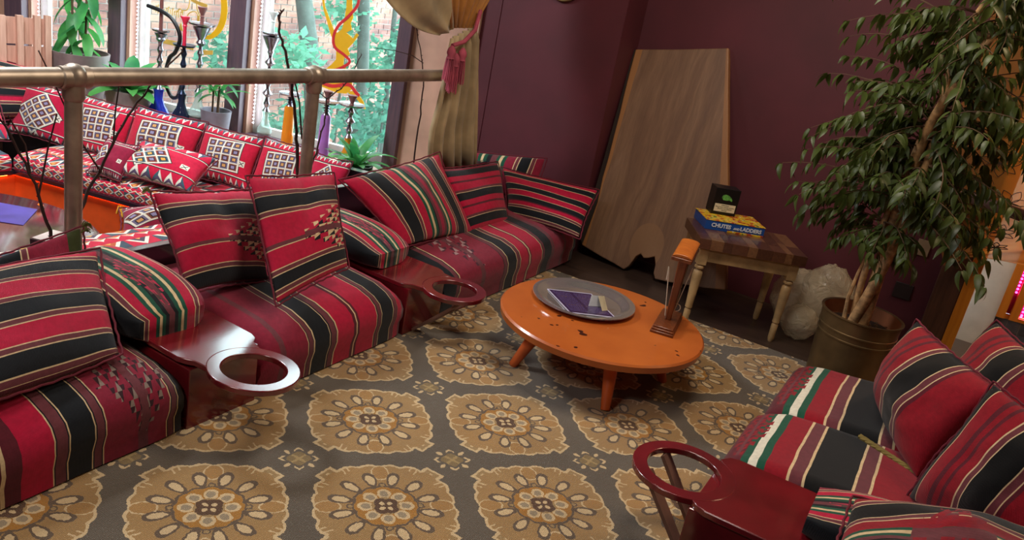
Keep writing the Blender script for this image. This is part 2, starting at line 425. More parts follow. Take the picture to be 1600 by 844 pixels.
struct(S().box(-9, 3.7, -3.1, -3, -.5, 2.9).build('wall_front', M['wall'], smooth=False))
struct(S().box(-2.002, -1.998, 4.752, 5.05, 0, 2.9).build('trim_1', M['wall'], smooth=False))
struct(S().box(-2.862, -2.85, 4.744, 4.752, 0, 2.9).build('trim_2', M['wall'], smooth=False))
# window wall of the lower booth (frame MW)
struct(S().box(-.1, .10, -.17, .03, -.5, 2.9, MW).build('wall_window', M['tan'], smooth=False))
struct(S().box(.10, .36, -.12, -.02, -.5, 2.9, MW).build('wall_window', M['tan'], smooth=False))
struct(S().box(-.1, 6.2, -.19, 0.0, -.5, .16, MW).build('wall_window', M['winwood'], smooth=False))
struct(S().box(-.1, 6.2, -.19, 0.03, 2.8, 2.9, MW).build('wall_window', M['winwood'], smooth=False))
struct(S().box(-.05, 3.9, 0.0, .64, -.3, .165, MW).build('trim_3', M['winwood2'], smooth=False, bevel=.006))
posts = [(.36, .455), (1.60, 1.725), (2.62, 2.73), (3.50, 3.66)]
for i, (a, b) in enumerate(posts):
    o = struct(S().box(a, b, -.04, .03, .16, 2.8, MW).build('trim_%d' % (i+4), M['winwood'], smooth=False, bevel=.004))
    S().box(a-.025, b-.01, -.19, -.04, .16, 2.8, MW).build('side_board', M['winwood2'], o, smooth=False)
struct(S().box(3.66, 6.2, -.17, .02, .16, 2.8, MW).build('wall_window', M['winwood2'], smooth=False))
struct(S().box(-9, -8.9, -3, 4.5, -.5, 2.9).build('wall_left', M['tan'], smooth=False))
for i, s in enumerate((3.9, 4.02, 4.4, 4.55)):
    struct(S().box(s, s+.03, .02, .05, .16, 2.8, MW).build('trim_%d' % (8+i), M['winwood'], smooth=False))
glass = glassy('window_glass', '#f4fbfa', .04, .02)
spans = [(.455, 1.575), (1.725, 2.595), (2.73, 3.475)]
for i, (a, b) in enumerate(spans):
    wd = struct(S().box(a, a+.055, -.17, -.13, .16, 2.8, MW).box(b-.07, b, -.17, -.13, .16, 2.8, MW).box(a, b, -.17, -.13, .16, .215, MW).box(a, b, -.17, -.13, 2.38, 2.8, MW).build('window_%d' % (i+1), M['white'], smooth=False))
    S().box(a+.05, b-.06, -.153, -.148, .2, 2.75, MW).build('pane', glass, wd, smooth=False)
# string lights up the post edges
ledc = emis('cool_led', '#e8e0ff', 9); ledm = bpy.data.meshes.new('bulb')
_s = S().ball((0, 0, 0), .0065, 6); ledm.from_pydata(_s.v, [], _s.f); ledm.materials.append(ledc)
for s, lab in ((1.555, 'string of small white lights down the middle window post'), (2.575, 'string of small white lights on the left window post'), (3.46, 'string of small white lights on the far left window post')):
    t = thing('string_light', W(s, -.10, .2), lab, 'lights', None)
    S().tube([W(s, -.10, .2), W(s, -.10, 2.4)], .0025, 5).build('wire', M['white'], t)
    for k in range(46): place(ledm, 'bulb', t, Matrix.Translation(W(s-.004, -.09, .24+k*.028)))
ledp = emis('violet_led', '#c050ff', 6); ledmp = ledm.copy(); ledmp.materials.clear(); ledmp.materials.append(ledp)

# ------------------------------------------------------------------ courtyard
struct(S().box(-9.6, -3.2, 4.2, 15, -2.3, -2.2).build('floor', plain('courtyard_earth', '#55605a', .9), smooth=False))
def brickmat():
    m = Mt('pale_red_brick', rough=.9); oi = m.n('ShaderNodeObjectInfo'); r = E(m, oi.outputs['Random'])
    x, y, z = m.pos(); id_ = ((y*4.25).fl()*12.99+((z*11.7).fl())*78.2).sin().abs(); t = (id_*.6+r*.2+m.noise(12)*.3)
    m.col(m.ramp(t, [(.15, '#5c3f3c'), (.4, '#7a524b'), (.65, '#8c6052'), (.9, '#9c7c6c')])); m.bump(m.noise(40), .4, .01); return m.m
M['brick'] = brickmat()
wl = struct(S().box(-9.3, -9.03, 3.5, 15, -2.3, 5.0).build('wall_courtyard', plain('brick_mortar', '#8c8580', .95), smooth=False, loc=(-9.1, 8, -2.2)))
bme = bpy.data.meshes.new('brick'); _s = S().box(-.04, .012, -.107, .107, -.036, .036); bme.from_pydata(_s.v, [], _s.f); bme.materials.append(M['brick'])
cells = []
for row in range(0, 78):
    z = -2.15+row*.0855
    for k in range(46):
        y = 3.7+k*.235+(.1175 if row % 2 else 0); cells.append((y, z))
near = sorted([c for c in cells if -1.5 < c[1] < .95 and 5.3 < c[0] < 12], key=lambda c: abs(c[1]-.25)*1.2+c[0])[:300]; ns = set(near); rest = S()
for (y, z) in cells:
    dx = random.uniform(-.006, .008)
    if (y, z) in ns: place(bme, 'brick', wl, Matrix.Translation((-9.03+dx, y, z)))
    else: rest.box(-9.07+dx, -9.018+dx, y-.107, y+.107, z-.036, z+.036)
rest.build('brickwork', M['brick'], wl, smooth=False)['kind'] = 'stuff'
def clump(n, c, rx, ry, rz, size, mat, name, parent):
    s = S()
    for _ in range(n):
        while 1:
            p = V((random.uniform(-1, 1), random.uniform(-1, 1), random.uniform(-1, 1)))
            if p.length < 1: break
        p = V((p.x*rx, p.y*ry, p.z*rz))+V(c); d = V((random.uniform(-1, 1), random.uniform(-1, 1), random.uniform(-.6, .5))).normalized()
        a = d.orthogonal().normalized(); L = size*random.uniform(.6, 1.3)
        s.add([p, p+d*L*.5+a*L*.27, p+d*L, p+d*L*.5-a*L*.27], [(0, 1, 2, 3)])
    s.open = True; o = s.build(name, mat, parent, smooth=False); o['kind'] = 'stuff'; return o
trees = [('thick grey-green tree trunk leaning behind the yellow dancer decal', (-7.2, 7.75, -2.2), [(0, .25, 0), (0, .18, 1.6), (0, .0, 2.4), (0, -.22, 3.1), (.1, -.5, 4.4)], .115),
         ('slim tree trunk by the curtain swag outside the window', (-7.6, 9.2, -2.2), [(0, 0, 0), (0, .05, 2.0), (0, -.1, 3.0), (0, -.35, 4.6)], .085),
         ('thinnest tree trunk beside the curtain edge outside', (-7.0, 9.0, -2.2), [(0, .1, 0), (0, .05, 2), (0, 0, 3.1), (.1, .1, 4.6)], .035)]
for lab, b, pts, r in trees:
    t = thing('garden_tree', b, lab, 'tree', 'trees in the courtyard')
    S().tube([V(b)+V(p) for p in pts], [r*1.1, r, r*.95, r*.85, r*.7][:len(pts)], 10).build('trunk', M['bark'], t)
    clump(260, V(b)+V((0, -.3, 4.6)), 1.0, 1.3, .9, .16, M['leaf3'], 'foliage', t)
bushes = [((-6.7, 8.6, -.40), (.3, .95, .38), 520, 'pale green shrub in front of the trunks below the dancer decal'), ((-6.7, 9.0, .42), (.25, .42, .40), 300, 'pale green leaves between the dancer decal and the right-hand post'), ((-6.7, 6.95, .30), (.25, .40, .28), 230, 'pale green leaves above the second railing post'), ((-7.9, 7.25, .15), (.3, .55, .30), 240, 'pale green leafy branches left of the leaning trunk'), ((-7.8, 9.0, .72), (.3, .5, .34), 240, 'pale green leaves high beside the slim trunk'),
          ((-7.9, 9.75, .05), (.3, .6, .42), 330, 'pale green bush just left of the right-hand post'), ((-7.5, 8.0, -.62), (.3, .9, .3), 330, 'low pale bush under the decal feet'),
          ((-7.5, 9.5, -.85), (.3, .8, .35), 330, 'low pale bush behind the spiky potted plant'), ((-7.4, 7.6, -.95), (.3, .6, .3), 160, 'low pale bush behind the orange glass pipe')]
for c, rr, n, lab in bushes:
    t = thing('garden_bush', (c[0], c[1], -2.2), lab, 'bush', 'bushes in the courtyard')
    S().tube([(c[0], c[1], -2.2), (c[0], c[1]+.05, c[2])], [.03, .012], 6).build('stem', M['bark'], t)
    clump(n, c, rr[0], rr[1], rr[2], .13, M['leaf3'], 'foliage', t)

# ------------------------------------------------------------------ window decals (flat vinyl on the glass)
SCM, OCM = (V((0, 0, 0))-K0).dot(WT), (V((0, 0, 0))-K0).dot(WN)
LAM = (OCM+.146)/OCM      # the drawings sit on the outer glass plane
def decal(name, polys, mat, lab, off=-.146, parent=None):
    s = S(); polys = [[(SCM+(a-SCM)*LAM, 1.6+(b-1.6)*LAM) for a, b in po] for po in polys]
    for k, po in enumerate(polys):
        s.prism(po, 0, .0015, MW @ Matrix(((1, 0, 0, 0), (0, 0, 1, off+k*.0001), (0, 1, 0, 0), (0, 0, 0, 1))))
    o = s.build(name, mat, parent, smooth=False)
    if parent is None: tag(o, lab, 'decal')
    return o
def ribbon2(pts, wds):
    L = []; Rr = []; n = len(pts)
    for i, p in enumerate(pts):
        a = V(pts[max(i-1, 0)]); b = V(pts[min(i+1, n-1)]); d = (b-a).normalized(); q = V((-d.y, d.x))*(wds[i] if isinstance(wds, list) else wds)
        L.append((p[0]+q.x, p[1]+q.y)); Rr.append((p[0]-q.x, p[1]-q.y))
    return L+Rr[::-1]
def smooth2(pts, k=6):
    out = []; n = len(pts)
    for i in range(n-1):
        p0, p1, p2, p3 = [V(pts[min(max(j, 0), n-1)]) for j in (i-1, i, i+1, i+2)]
        for q in range(k):
            t = q/k; out.append(tuple(.5*((2*p1)+(p2-p0)*t+(2*p0-5*p1+4*p2-p3)*t*t+(3*p1-p0-3*p2+p3)*t**3)))
    out.append(tuple(pts[-1])); return out
cr = smooth2([(1.93, 1.30), (1.84, 1.22), (1.80, 1.09), (1.79, .97), (1.82, .87), (1.89, .80), (1.975, .785)])
decal('crescent_decal', [ribbon2(cr, [.006+.020*sin(pi*min(1, (i+2)/(len(cr)+1))) for i in range(len(cr))])], M['yellow'], 'yellow crescent decal on the glass above the silver water pipes')
# rows of thin gold script strokes, ornamental curls
txt = []
for (s0, s1, z0) in ((2.36, 2.10, 1.055), (2.36, 2.12, .905)):
    n = 15
    for i in range(n):
        s = s0+(s1-s0)*i/(n-1); h = .020+.022*((i*7) % 5)/4
        txt.append([(s-.003, z0-h/2), (s+.003, z0-h/2), (s+.003, z0+h), (s-.003, z0+h)])
        if i % 3 != 2: txt.append([(s-.012, z0+h-.006), (s+.003, z0+h-.006), (s+.003, z0+h), (s-.012, z0+h)])
curls = [[(2.12, 1.2), (2.07, 1.05), (2.08, .96), (2.13, .94)], [(2.10, .85), (2.07, .93), (2.01, .95), (1.98, .88), (1.985, .83)], [(2.17, .92), (2.14, .95), (2.12, .92)], [(2.03, 1.2), (2.01, 1.0), (1.98, .93)]]
txt += [ribbon2(smooth2(c_, 5), .0035) for c_ in curls]
txt += [[(1.98, .83), (2.0, .83), (2.0, .93), (1.98, .93)], [(2.11, .80), (2.15, .80), (2.13, .86)], [(1.93, .99), (2.06, 1.02), (2.05, 1.035), (1.92, 1.02)]]
decal('lettering_decal', txt, plain('gold_vinyl', '#c9a24a', .5), 'rows of small gold lettering and curls on the glass')
decal('gold_band_decal', [[(2.28, .68), (2.02, .68), (2.02, .715), (2.28, .715)], [(1.98, .655), (1.86, .68), (1.86, .71), (1.98, .69)]], plain('gold_vinyl', '#c9a24a', .5), 'gold bar decals low on the glass behind the pipes')
body = [(.835, 1.35), (.815, 1.20), (.80, 1.14), (.815, 1.10), (.80, 1.06), (.84, 1.035), (.785, 1.005), (.765, 1.045), (.745, 1.035), (.78, .975), (.815, .93), (.795, .895), (.835, .86),
        (.835, .82), (.79, .77), (.755, .72), (.75, .665), (.79, .625), (.86, .615), (.99, .635), (1.005, .69), (.975, .75), (.925, .80), (.895, .84), (.90, .90), (.915, .945), (.95, .99), (1.03, 1.16), (1.06, 1.28), (1.045, 1.285), (1.015, 1.17), (.93, 1.03), (.905, 1.02), (.875, 1.05), (.865, 1.10), (.86, 1.2), (.87, 1.35)]
leg = [(.79, .64), (.72, .66), (.655, .60), (.63, .55), (.645, .548), (.70, .60)]
rib = smooth2([(1.06, 1.33), (1.05, 1.26), (.79, 1.36), (.775, 1.24), (.83, 1.15), (.90, 1.07), (.93, .99), (.91, .92), (.83, .88), (.79, .845), (.85, .79), (.95, .74), (1.01, .695)][2:], 6)
dz = decal('dancer_decal', [body, leg], M['yellow'], 'yellow dancer silhouette with red ribbon on the window')
decal('ribbon', [ribbon2(rib, .010), ribbon2(smooth2([(1.0, .665), (.90, .655), (.78, .69), (.72, .65), (.69, .63)], 5), .012)], M['redv'], '', -.1435, dz)

# ------------------------------------------------------------------ plants
def blade(L, wd, droop, n=6, fold=.25, tip=0):
    s = S(); vs = []; fs = []
    a = 0; p = V((0, 0, 0)); ang = 0
    for i in range(n+1):
        t = i/n; ww = wd*(sin(pi*min(1, t*.9+.1))**.7)*(1 if t < .999 else .05)*(1-tip*t)
        up_ = V((0, -sin(ang), cos(ang)))
        vs += [p+V((-ww, 0, 0))+up_*ww*fold, p, p+V((ww, 0, 0))+up_*ww*fold]
        ang -= droop/n; p = p+V((0, cos(ang), sin(ang)))*(L/n)
    for i in range(n):
        b = i*3; fs += [(b, b+1, b+4, b+3), (b+1, b+2, b+5, b+4)]
    s.add(vs, fs); me = bpy.data.meshes.new('leaf'); me.from_pydata(s.v, [], s.f); me.polygons.foreach_set('use_smooth', [True]*len(fs)); return me
def leafset(mat, spec):
    out = []
    for a in spec:
        me = blade(*a); me.materials.append(mat); out.append(me)
    return out
def potshape(name, c, r0, r1, h, mat, parent):
    S().lathe([(r0, 0), (r1, h), (r1-.012, h), (r1-.02, h-.04), (0, h-.05)], c, 28).build(name, mat, parent)
    S().lathe([(r1-.02, h-.045), (0, h-.035)], c, 20).build('soil', M['soil'], parent)
lm = leafset(M['leaf2'], [(.30, .030, 1.0), (.26, .034, .7), (.34, .028, 1.4)]); lw = leafset(M['leaf2'], [(.30, .046, .9), (.25, .050, .7)])
def rosette(base, parent, n, meshes, e0, e1, sc=1, seed=1):
    rg = random.Random(seed)
    for k in range(n):
        az = k*2.399+rg.uniform(-.2, .2); el = e0+(e1-e0)*(k/n)+rg.uniform(-.1, .1)
        d = V((cos(az)*cos(el), sin(az)*cos(el), sin(el)))
        place(rg.choice(meshes), 'leaf', parent, frame(V(base)+V((cos(az), sin(az), 0))*.01, d, (0, 0, 1), sc*rg.uniform(.8, 1.15)))
# big floor-standing pot with two stemmed drooping plants
pb = W(2.76, .27, .165)
t = thing('potted_plant', pb, 'tall drooping broad-leaved plant in wide taupe pot on the sill', 'plant', 'potted plants on the window sill')
potshape('pot', pb, .15, .20, .37, M['brownpot'], t)
big = leafset(M['leaf2'], [(.22, .034, .7), (.26, .038, .5)])
for j, (dx, hh) in enumerate(((.06, .95), (-.05, .85))):
    st = [pb+WT*dx+V((0, 0, .33)), pb+WT*(dx*1.1)+V((0, 0, .33+hh*.5)), pb+WT*(dx*1.6)+V((0, 0, .33+hh))]
    S().tube(st, [.009, .008, .006], 7).build('stem', M['twig'], t)
    rg = random.Random(4+j)
    for k in range(20):
        h = .12+.042*k; az = k*2.4+j
        d = V((cos(az)*.75, sin(az)*.75, -.55+rg.uniform(-.3, .3)))
        q = pb+WT*(dx*(1+.5*h))+V((0, 0, .30+h)); place(rg.choice(big), 'leaf', t, frame(q, d, (0, 0, 1), rg.uniform(.8, 1.2)))
for (s, off, zr, r, hh, pm, lab, n, sc, seed, es) in ((2.33, .27, .35, .165, .30, M['brownpot'], 'broad green rosette plant in dark taupe pot beside the blue water pipe', 24, 1.05, 3, (.35, 1.4)),
                            (.51, .32, .235, .115, .19, M['navypot'], 'arching strap-leaved plant in small navy pot near the curtain', 24, 1.0, 5, (.3, 1.45)),
                            (1.64, .25, .35, .105, .19, M['greypot'], 'upright plant with cane stems in light grey pot by the middle post', 0, 1, 6, (0, 1))):
    b = W(s, off, zr-hh); t = thing('potted_plant', b, lab, 'plant', 'potted plants on the window sill')
    if zr-hh > .17: S().box(s-r*.8, s+r*.8, off-r*.8, off+r*.8, .165, zr-hh, MW).build('stand', M['winwood'], t, smooth=False)
    potshape('pot', b, r*.82, r, hh, pm, t)
    if n: rosette(b+V((0, 0, hh-.02)), t, n, lw if s > 2 else lm, es[0], es[1], sc, seed)
    else:
        for q, (dx, dy, h2) in enumerate(((.03, 0, .16), (-.03, .02, .23), (.01, -.03, .12))):
            e = b+WT*dx+WN*dy+V((0, 0, hh-.03)); S().tube([e, e+V((0, 0, h2))], .007, 7).build('stem', M['twig'], t)
            rosette(e+V((0, 0, h2)), t, 8, leafset(M['leaf2'], [(.20, .020, .9), (.24, .019, 1.2)]), .3, 1.4, 1, q+11)

# ------------------------------------------------------------------ water pipes on the sill
silver = plain('silver_pipe_metal', '#9a98a4', .25, 1, var=.15); darkm = plain('dark_pipe_metal', '#24304a', .3, .6)
def hookah(s, off, z0, lab, base, stem, H, plate, bowl, hb=.26, rb=.07, pz=None, cup=None, cyl=False):
    b = W(s, off, z0); t = thing('water_pipe', b, lab, 'hookah', 'water pipes on the window sill')
    if z0 > .18: S().lathe([(rb*.9, .165-z0), (rb*.9, 0)], b, 20).build('stand', M['winwood'], t)
    if cyl: S().lathe([(rb*.72, 0), (rb*.75, .01), (rb*.62, hb*.96), (rb*.5, hb)], b, 22).build('base', base, t)
    else: S().lathe([(rb*.85, 0), (rb, .01), (rb*.98, .04), (rb*.6, hb*.45), (rb*.38, hb*.7), (rb*.42, hb*.9), (rb*.5, hb)], b, 22).build('base', base, t)
    pz = pz or H*.8; h0 = hb; r = .015
    prof = [(r*1.8, h0), (r, h0+.02)]; nseg = max(3, int((pz-h0)/.07))
    for i in range(nseg):
        z = h0+.02+(pz-h0-.03)*i/nseg; dz_ = (pz-h0-.03)/nseg; prof += [(r*.8, z+dz_*.1), (r*(2.3 if i % 3 == 1 else 1.5), z+dz_*.45), (r*.8, z+dz_*.9)]
    S().lathe(prof+[(r, pz)], b, 16).build('stem', stem, t)
    if cup: S().lathe([(.013, pz-cup*1.5), (.016, pz-cup*1.1), (cup*.42, pz-cup*.55), (cup*.62, pz-.012), (.01, pz-.008)], b, 20).build('cup', stem, t)
    S().lathe([(.004, pz-.01), (plate, pz), (plate+.006, pz+.012), (plate-.006, pz+.008), (.012, pz+.004)], b, 24).build('tray', stem, t)
    S().lathe([(r*.9, pz), (r*.8, H-.07), (r*1.1, H-.065), (.012, H-.055), (.02, H-.03), (.031, H-.008), (.031, H), (.022, H-.004), (0, H-.02)], b, 18).build('bowl', bowl, t)
    return t, b
clay = plain('clay_bowl', '#7c4a44', .6); redb = plain('red_silicone', '#e02848', .4)
blueg = glassy('cobalt_glass', '#2a3cc0', .65); blackg = glassy('navy_glass', '#232c48', .7); orgl = glassy('amber_glass', '#f0a030', .6); pinkg = glassy('violet_glass', '#c890d8', .55); clearg = glassy('clear_glass', '#d8e8e4', .35)
hookah(2.11, .25, .20, 'blue glass water pipe with tall silver stem beside the rosette plant', blueg, silver, .98, .055, clay, .20, .075, .60, .07)
_t, _b = hookah(1.905, .27, .22, 'black water pipe with red bowl and coiled black hose', blackg, darkm, .72, .07, redb, .19, .062, .52)
S().tube([_b+WT*-.0+V(p) for p in smooth2([(.0, 0, .30), (-.04, .02, .22), (-.11, .05, .14), (-.19, .06, .13), (-.22, .03, .24), (-.15, .0, .40), (-.06, -.02, .47), (-.01, -.03, .58), (-.06, -.05, .68), (-.16, -.06, .72), (-.30, -.07, .735)], 6)], .014, 8).build('hose', M['black'], _t)
hookah(1.81, .22, .26, 'large silver water pipe with clay bowl under the crescent decal', clearg, silver, .76, .085, clay, .18, .06, .64, .10)
hookah(1.27, .22, .26, 'silver water pipe with wide cup right of the middle post', clearg, silver, .83, .06, plain("ivory_candle", "#d8e6e0", .5), .16, .05, .68, .10)
hookah(1.075, .25, .20, 'water pipe with tall orange glass body', orgl, silver, .47, .075, clay, .30, .055, .375, None, True)
hookah(.80, .25, .20, 'water pipe with violet glass body behind the second rail post', pinkg, silver, .46, .075, clay, .30, .055, .38, None, True)
hookah(.645, .20, .19, 'water pipe with amber base behind the spiky plant', orgl, silver, .47, .085, clay, .18, .05, .40)
# ------------------------------------------------------------------ pillows
def pillow(label, corners, T, mat, group, cat='cushion', name='pillow', n=18, pinch=.07, cord=True, cordmat=None, seed=0, sag=0, uvr=False, tassels=(), crease=0):
    TL, TR, BR, BL = [V(p) for p in corners]; ct = (TL+TR+BR+BL)/4
    nm = ((TR-TL).cross(TL-BL)); nm.normalize()
    s = S(); idx = {}
    def pt(u, v_, side):
        uu = .5+(u-.5)*(1-pinch*sin(pi*v_)); vv = .5+(v_-.5)*(1-pinch*sin(pi*u))
        p = (BL*(1-uu)+BR*uu)*(1-vv)+(TL*(1-uu)+TR*uu)*vv
        e = (max(0, sin(pi*u))*max(0, sin(pi*v_)))**.52
        wr = noise.noise(V((u*3.2+seed*7, v_*3.2, side*3)))*.5+noise.noise(V((u*8+seed*3, v_*8, side)))*.20
        h = T*e*(1+wr*.45)*(1-.25*v_*sag)
        if crease: h -= crease*math.exp(-((u-.5-.15*(v_-.5))/.06)**2)*e*max(0, v_-.35)*2
        return p+nm*h*side+V((0, 0, 0))+nm*noise.noise(V((u*2+seed, v_*2, 9)))*.02
    for side in (1, -1):
        for i in range(n+1):
            for j in range(n+1):
                if side < 0 and (i in (0, n) or j in (0, n)): idx[(side, i, j)] = idx[(1, i, j)]; continue
                idx[(side, i, j)] = len(s.v); u, v_ = i/n, j/n; s.v.append(pt(u, v_, side)); s.uv.append((v_, u) if uvr else (u, v_))
        for i in range(n):
            for j in range(n):
                q = (idx[(side, i, j)], idx[(side, i+1, j)], idx[(side, i+1, j+1)], idx[(side, i, j+1)]); s.f.append(q if side > 0 else q[::-1])
    o = s.build(name, mat, ang=180, sub=1); tag(o, label, cat, group)
    if cord:
        rim = [pt(i/n, 0, 1) for i in range(n)]+[pt(1, j/n, 1) for j in range(n)]+[pt(1-i/n, 1, 1) for i in range(n)]+[pt(0, 1-j/n, 1) for j in range(n+1)]
        fr_ = []
        for k, p in enumerate(rim): fr_.append(p+(p-ct).normalized()*.003*(1 if k % 2 else -.2))
        S().tube(fr_, .0038, 6).build('cord', cordmat or M['piping'], o)
    for (u, v_, L) in tassels:
        b = pt(u, v_, 1); d0 = (b-ct).normalized(); ts = S()
        for k in range(22):
            d = (d0+V((random.uniform(-.5, .5), random.uniform(-.5, .5), random.uniform(-.6, .2)))).normalized()
            ts.tube([b-d0*.01, b+d*L*.5, b+d*L*.9+V((0, 0, -L*.35))], .002, 4)
        tag(ts.build('tassel', M['olive'] if cordmat is None else cordmat, o), None)
    return o
# striped cloths (colour, width) read across the weave
st_pillow = [(R_, 8)]+SET+[(K_, 9)]+SET+[(R_, 11)]+SET+[(K_, 9)]+SET+[(R_, 11)]+SET+[(K_, 9)]
f_p1 = stripes('striped_cloth_a', [(MR, 2)]+SET[1:]+[(K_, 12)]+SET[1:]+[(R_, 14)]+SET[1:]+[(K_, 13)]+SET[1:]+[(R_, 15)]+SET[1:]+[(K_, 10)]+SET[1:]+[(R_, 8)], 1)
f_p0 = stripes('striped_cloth_b', [(DR, 26)]+SET+[(K_, 22)]+SET+[(DR, 22), ('#39401f', 10)], 0)
f_p2 = stripes('striped_cloth_c', [(MR, 2), (K_, 11)]+SET[1:]+[(R_, 17)]+SET[1:3]+[(R_, 19)]+SET[1:]+[(K_, 12)]+SET[1:]+[(R_, 13)], 1, [(.42, .20, .90, .42, (24, 11))])
f_p3 = stripes('striped_cloth_d', [(R_, 5)]+SET[1:]+[(K_, 9)]+SET[1:]+[(R_, 14)]+SET[1:3]+[(R_, 20)]+SET[1:]+[(K_, 11)]+SET[1:]+[(R_, 14)], 1, [(.43, .20, .88, .46, (24, 10))])
GS = [(G_, 3), (C_, 2.4), (G_, 3)]
f_p4 = stripes('striped_cloth_e', [(R_, 13)]+SET[1:]+[(K_, 13)]+SET[1:]+[(R_, 8)]+GS+[(K_, 1.5), (B_, 4), ('#a02040', 4), (B_, 3)]+GS+[(R_, 7)]+SET[1:]+[(K_, 11)]+SET[1:]+[(R_, 12)], 0)
f_p5 = stripes('striped_cloth_f', [(B_, 3), (R_, 5), (K_, 10)]+SET[:3]+[(R_, 10), (MR, 3), (R_, 7), (K_, 10)]+SET[:3]+[(R_, 10), (MR, 3), (R_, 7), (K_, 9), (DR, 6)], 1)
f_p6 = stripes('striped_cloth_g', [(DR, 10)]+SET[1:]+[(K_, 9)]+SET[1:]+[(K_, 4), (DR, 6)]+GS+[(K_, 4), (B_, 5)]+GS+[(DR, 8)]+SET[1:]+[(K_, 9)]+SET[1:]+[(DR, 8)], 0)
f_p7 = stripes('striped_cloth_h', [(MR, 3)]+SET[1:]+[(K_, 10)]+SET[1:]+[(R_, 6), (MR, 2), (K_, 8), (C_, .7), (R_, 9), (C_, .7), (K_, 10), (C_, .7), (R_, 12), (C_, .7), (K_, 9), (C_, .8), (R_, 8)], 1)
f_bol = stripes('striped_cloth_i', [(K_, 12)]+SET[1:]+[(R_, 7)]+GS+[(K_, 3), (B_, 6), (K_, 3)]+GS+[(R_, 8)]+SET[1:], 0, [(.52, .16, .92, .22, (15, 12))], mot_c=('#c03050', '#4a4038'))
def absstripe(y0, segs):      # (end y, colour) measured along the sofa front
    out = []; a = y0
    for y, c in segs: out.append((c, y-a)); a = y
    return out
def bset(y0, y1): d = y1-y0; return [(y0+d*.10, C_), (y0+d*.20, K_), (y1-d*.20, B_), (y1-d*.10, K_), (y1, C_)]
f_s1 = stripes('seat_cloth_a', absstripe(.62, [(.72, K_)]+bset(.72, .77)+[(.90, DR), (.93, B_), (1.02, DR), (1.045, MR), (1.055, C_), (1.10, MR), (1.19, R_)]+bset(1.19, 1.24)+[(1.315, K_)]+bset(1.315, 1.355)+[(1.47, DR), (1.505, B_), (1.575, DR)]+bset(1.575, 1.612)+[(1.64, K_)]), 0, [(.852, .10, .30, .24, (62, 22))], mot_c=('#8a7a70', '#34161f'), mot_l=.5)
f_s2 = stripes('seat_cloth_b', absstripe(1.962, [(2.05, DR), (2.075, B_), (2.19, DR)]+bset(2.19, 2.224)+[(2.307, K_)]+bset(2.307, 2.352)+[(2.452, R_), (2.468, MR), (2.475, C_), (2.488, MR), (2.60, R_)]+bset(2.60, 2.635)+[(2.71, K_)]+bset(2.71, 2.745)+[(2.785, R_), (2.80, B_)]), 0)
f_s3 = stripes('seat_cloth_c', absstripe(3.12, [(3.20, K_)]+bset(3.20, 3.24)+[(3.43, DR), (3.47, B_), (3.655, DR)]+bset(3.655, 3.70)+[(3.785, K_)]+bset(3.785, 3.83)+[(3.915, R_), (3.93, MR), (3.937, C_), (3.95, MR), (4.08, R_)]+bset(4.08, 4.12)+[(4.20, K_)]+[(4.235, B_), (4.36, DR), (4.385, B_), (4.50, DR), (4.507, C_), (4.56, K_)]), 0, [(.232, .09, .48, .26, (44, 20))], mot_c=('#a88888', '#4a1a2c'), mot_l=.5)
R_DIM = '#8e0c20'  # right-side red, and the blacks below, darkened to paint in dimmer light
f_rs = stripes('seat_cloth_d', [(MR, 15), (MR, 4), (G_, 2.2), (W_, 2.4), (G_, 2.2), (R_DIM, 5.5), (C_, .7), (B_, 3), (C_, .7), ('#0d0e10', 11), (C_, .7), (B_, 3), (C_, .7), (R_DIM, 22), (C_, .7), (B_, 3), (C_, .7), ('#0d0e10', 12)], 1, [(.195, .05, .60, .45, (60, 26))], mot_c=(R_DIM, '#861428'))
f_rp = stripes('striped_cloth_j', [('#0d0e10', 7), (C_, .8), (R_DIM, 9), (MR, 3), (R_DIM, 3), (MR, 2), (R_DIM, 6)]+SET[1:]+[('#0d0e10', 13)]+SET[1:]+[(MR, 2), (R_DIM, 20)], 0)
f_rp2 = stripes('striped_cloth_k', [('#0d0e10', 9)]+SET[1:]+[(R_DIM, 6), (G_, 2.4), (C_, 2.6), (G_, 2.4), (B_, 3), ('#0d0e10', 2), (B_, 3), (G_, 2.4), (C_, 2.6), (G_, 2.4), (R_DIM, 8)]+SET[1:]+[('#0d0e10', 12)]+SET[1:]+[(R_DIM, 6)], 1, [(.5, .4, .42, .16, (12, 20))], mot_c=('#861428', R_DIM))
GL, GR_ = 'striped pillows on the left sofa', 'striped pillows on the right sofa'
pillow('large pillow with broad red and black horizontal stripes at the left edge', [(-2.50, .99, .47), (-2.42, 1.675, .485), (-2.05, 1.50, .285), (-1.98, .88, .28)], .075, f_p1, GL, seed=1, pinch=.03)
pillow('dark red pillow with olive fringe behind the large left pillow', [(-2.66, 1.20, .37), (-2.60, 1.73, .50), (-2.50, 1.70, .24), (-2.50, 1.15, .20)], .035, f_p0, GL, seed=2, pinch=.02, tassels=((1, 1, .035), (1, .93, .03)))
pillow('square red pillow with kilim motif leaning on the dark sofa back', [(-2.54, 1.955, .618), (-2.50, 2.45, .575), (-2.27, 2.33, .262), (-2.25, 1.90, .315)], .07, f_p2, GL, seed=3, pinch=.05, tassels=((0, 1, .03),), crease=.02)
pillow('square red pillow with kilim motif standing on its corner in front', [(-2.37, 2.25, .690), (-2.35, 2.74, .655), (-2.07, 2.575, .335), (-2.02, 2.115, .295)], .055, f_p3, GL, seed=4, pinch=.04, crease=.025)
pillow('large pillow with slanting green and cream stripes on the far seat', [(-2.50, 2.95, .556), (-2.52, 3.80, .615), (-2.19, 3.77, .235), (-2.20, 3.12, .275)], .08, f_p4, GL, seed=5, pinch=.05)
